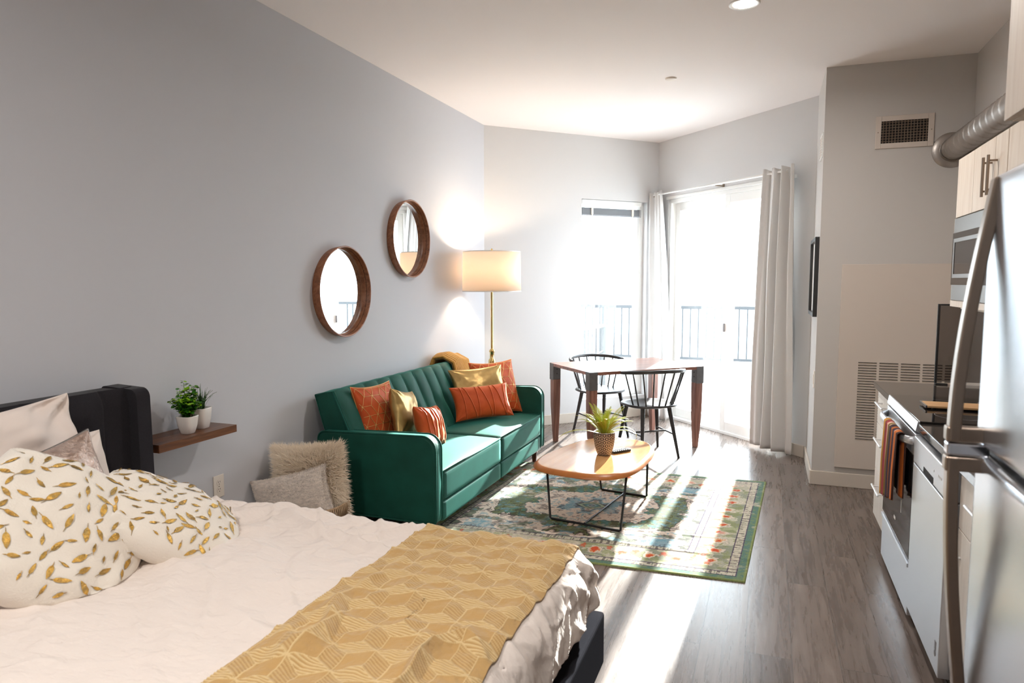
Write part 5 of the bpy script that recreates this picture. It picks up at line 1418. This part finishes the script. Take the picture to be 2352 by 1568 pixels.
# dishwasher
dw = thing('dishwasher', 'stainless steel dishwasher with angled top control strip beside the range', 'dishwasher', (0.95, 3.05, 0))
dy0, dy1 = 2.748, 3.352
MB().box(KX + 0.015, XR - 0.01, dy0, dy1, 0.09, 0.868).build('body', MT['plastic_black'], dw)
MB().box(KX + 0.07, XR - 0.05, dy0, dy1, 0.0, 0.09).build('toe_kick', MT['plastic_black'], dw)
MB().box(KX - 0.035, KX + 0.014, dy0 + 0.003, dy1 - 0.003, 0.10, 0.742).build('door', MT['steel'], dw, bevel=0.003)
cp = MB().box(KX - 0.035, KX + 0.014, dy0 + 0.003, dy1 - 0.003, 0.748, 0.858).build('control_panel', MT['steel'], dw, bevel=0.004)
MB().box(KX - 0.0362, KX - 0.0345, dy0 + 0.22, dy1 - 0.21, 0.752, 0.775).build('handle_recess', MT['slot'], cp)
for k, y in enumerate((2.84, 2.856, 2.872, 2.888, 2.96)): MB().box(KX - 0.0366, KX - 0.035, y, y + 0.008, 0.80, 0.808).build('button', MT['led'], cp)
MB().cyl((KX - 0.0362, 2.80, 0.17), (KX - 0.0350, 2.80, 0.17), 0.012, n=20).box(KX - 0.0362, KX - 0.035, 2.79, 2.81, 0.182, 0.215).build('energy_sticker', MT['sticker'], dw)

# upper cabinets + microwave
UX = 0.90
def upper(name, y0, y1, z0, z1, splits, label, ux=UX, handles=()):
    t = thing(name, label, 'cabinet', (1.08, (y0 + y1) / 2, z0))
    MB().box(ux + 0.02, XR - 0.001, y0 + 0.001, y1 - 0.001, z0, z1).build('body', MT['cab'], t)
    ys = [y0] + list(splits) + [y1]
    for k in range(len(ys) - 1):
        d = MB().box(ux, ux + 0.019, ys[k] + 0.002, ys[k + 1] - 0.002, z0 + 0.002, z1 - 0.002).build('door', MT['cab'], t, bevel=0.0015)
        for (kk, y) in handles:
            if kk == k: bar_handle(d, (ux, y, z0 + 0.045), (ux, y, z0 + 0.215), (-0.034, 0, 0))
    return t
upper('upper_cabinet', 3.40, 4.20, 1.842, 2.142, (3.572, 3.90), 'pale wall cabinet with two bar handles directly above the microwave', handles=((0, 3.535), (1, 3.61)))
upper('upper_cabinet', 2.25, 3.395, 1.45, 2.142, (2.82,), 'pale wall cabinet between microwave and refrigerator', handles=((0, 2.78), (1, 2.86)))
upper('over_fridge_cabinet', 1.35, 2.245, 1.945, 2.75, (1.8,), 'deep pale cabinet high above the refrigerator', ux=0.58, handles=((0, 1.76), (1, 1.84)))
tag(MB().box(UX + 0.001, XR - 0.001, 4.202, 4.222, 1.42, 1.842).build('cabinet_side_panel', MT['cab'], bevel=0.001), 'narrow pale end panel beside the microwave at the closet end', 'panel')
tag(MB().box(UX - 0.0, XR - 0.001, 3.40, 4.222, 1.388, 1.42).box(UX + 0.04, XR - 0.03, 3.45, 4.18, 1.375, 1.388).build('microwave_shelf', MT['cab'], bevel=0.001), 'thin pale shelf carrying the microwave above the range', 'shelf')
mw = thing('microwave', 'stainless microwave with dark window in the cabinet opening over the range', 'microwave', (1.08, 3.8, 1.42))
MB().box(UX + 0.03, XR - 0.01, 3.42, 4.19, 1.421, 1.84).build('body', MT['steel_dark'], mw)
md = MB()
my0, my1 = 3.415, 4.198
md.box(UX - 0.004, UX + 0.03, my0, my1, 1.421, 1.84).build('face', MT['steel_dark'], mw, bevel=0.003)
MB().box(UX - 0.010, UX - 0.003, my0 + 0.004, my1 - 0.008, 1.50, 1.765).build('door_glass', MT['oven_glass'], mw, bevel=0.002)
w = MB()
for (a, b_, c_, d_) in ((my0 + 0.2, my0 + 0.22, 1.535, 1.735), (my1 - 0.06, my1 - 0.04, 1.535, 1.735), (my0 + 0.22, my1 - 0.06, 1.715, 1.735), (my0 + 0.22, my1 - 0.06, 1.535, 1.555)): w.box(UX - 0.0125, UX - 0.0095, a, b_, c_, d_)
w.build('window_frame', MT['steel_dark'], mw, bevel=0.001)

# tinted pane and clear glass jars at the back of the counter
tp = thing('glass_splash_screen', 'dark tinted glass screen with thin black edge at the far end of the counter', 'glass screen', (1.1, 4.76, 0.908))
gy = 4.715
MB().box(0.958, 1.245, gy - 0.003, gy + 0.003, 0.925, 1.375).build('tinted_pane', MT['smoke'], tp)
w = MB(); w.box(0.945, 0.958, gy - 0.008, gy + 0.008, 0.915, 1.385); w.box(1.245, 1.256, gy - 0.008, gy + 0.008, 0.915, 1.385); w.box(0.958, 1.245, gy - 0.008, gy + 0.008, 1.375, 1.385)
w.build('edge_frame', MT['plastic_black'], tp, bevel=0.002)
MB().box(0.945, 1.01, gy - 0.035, gy + 0.0, 0.9085, 0.916).box(1.19, 1.25, gy - 0.035, gy, 0.9085, 0.916).build('foot', MT['plastic_black'], tp, bevel=0.002)
for i, (x, y, h, lab) in enumerate(((1.19, 4.30, 0.24, 'clear glass bottle on the counter glimpsed behind the refrigerator handle'), (1.13, 4.33, 0.13, 'short clear glass tumbler beside the bottle on the counter'))):
    prof_ = [(0.0001, 0.004), (0.034, 0.004), (0.036, 0.01), (0.036, h * 0.62), (0.03, h * 0.72), (0.012, h * 0.80), (0.012, h)] if i == 0 else [(0.0001, 0.004), (0.028, 0.004), (0.036, h)]
    o = MB().lathe(prof_, (x, y, 0.9085), 32).build('glass_bottle' if i == 0 else 'glass_tumbler', MT['clear'], solid=0.003)
    tag(o, lab, 'bottle' if i == 0 else 'glass')

# refrigerator
FX = 0.38
fg = thing('refrigerator', 'large stainless steel refrigerator with long curved handles at the right edge', 'refrigerator', (0.8, 1.1, 0))
fy0, fy1, fzs = 0.76, 1.53, 1.208
MB().box(FX + 0.075, 1.22, fy0, fy1 - 0.004, 0.03, 1.70).build('body', MT['steel_dark'], fg, bevel=0.004)
MB().box(FX + 0.1, 1.2, fy0 + 0.01, fy1 - 0.01, 0.0, 0.03).build('base_grille', MT['plastic_black'], fg)
def fdoor(z0, z1, n=40):
    # doors with a faint outward crown
    mb = MB(); 
    def fr2(u, v):
        y = fy0 + u * (fy1 - fy0); e = min(u, 1 - u) * (fy1 - fy0); ez = min(v, 1 - v) * (z1 - z0)
        rr2 = 0.014; dx = 0
        if e < rr2: dx += rr2 - sqrt(max(0, rr2 ** 2 - (rr2 - e) ** 2))
        if ez < rr2: dx += (rr2 - sqrt(max(0, rr2 ** 2 - (rr2 - ez) ** 2)))
        return (FX + min(dx, 0.02) - 0.008 * (1 - (2 * u - 1) ** 2), y, z0 + v * (z1 - z0))
    def sm(t): return t
    us = sorted(set([0, .002, .005, .01, .018, .03] + [k / 20 for k in range(1, 20)] + [1 - .03, 1 - .018, 1 - .01, 1 - .005, 1 - .002, 1]))
    V = [fr2(u, v) for u in us for v in us]; k = len(us)
    mb.add(V, [(i * k + j, i * k + j + 1, (i + 1) * k + j + 1, (i + 1) * k + j) for i in range(k - 1) for j in range(k - 1)], 0, True)
    mb.box(FX + 0.018, FX + 0.072, fy0, fy1, z0, z1)
    return mb
d1 = fdoor(fzs + 0.006, 1.712).build('freezer_door', MT['steel_fridge'], fg)
d2 = fdoor(0.05, fzs - 0.010).build('fridge_door', MT['steel_fridge'], fg)
MB().box(FX + 0.02, FX + 0.07, fy0 + 0.005, fy1 - 0.005, fzs - 0.012, fzs + 0.008).build('door_gasket', MT['plastic_black'], fg)
def fhandle(par, ztop, zbot, stand_at_bottom):
    pts = []; n = 26; yh = fy1 - 0.045
    for k in range(n + 1):
        t = k / n; z = ztop + (zbot - ztop) * t
        s = t if stand_at_bottom else 1 - t
        off = -0.003 + 0.049 * sin(s * pi / 2)
        pts.append((FX - off, yh, z))
    V = []
    for i, p in enumerate(pts):
        hw, th_ = 0.015, 0.010
        for (a, b_) in ((-1, -1), (-1, 1), (1, 1), (1, -1)): V.append((p[0] + a * th_, p[1] + b_ * hw, p[2]))
    m = len(pts)
    mb = MB().add(V, [(4 * i + j, 4 * i + (j + 1) % 4, 4 * i + 4 + (j + 1) % 4, 4 * i + 4 + j) for i in range(m - 1) for j in range(4)] + [(3, 2, 1, 0), (4 * m - 4, 4 * m - 3, 4 * m - 2, 4 * m - 1)], 0, False)
    zz_ = zbot if stand_at_bottom else ztop
    s_ = 1 if stand_at_bottom else -1
    z0_, z1_ = sorted((zz_, zz_ + s_ * 0.028))
    mb.box(FX - 0.060, FX + 0.004, yh - 0.014, yh + 0.014, z0_, z1_)
    mb.build('handle', MT['nickel'], par, bevel=0.004, seg=3)
fhandle(d1, 1.705, fzs + 0.014, True)
fhandle(d2, fzs - 0.014, 0.60, False)
MB().box(FX - 0.058, FX + 0.01, fy1 - 0.06, fy1 - 0.03, fzs - 0.012, fzs + 0.012).build('seam_cap', MT['chrome'], fg, bevel=0.004)
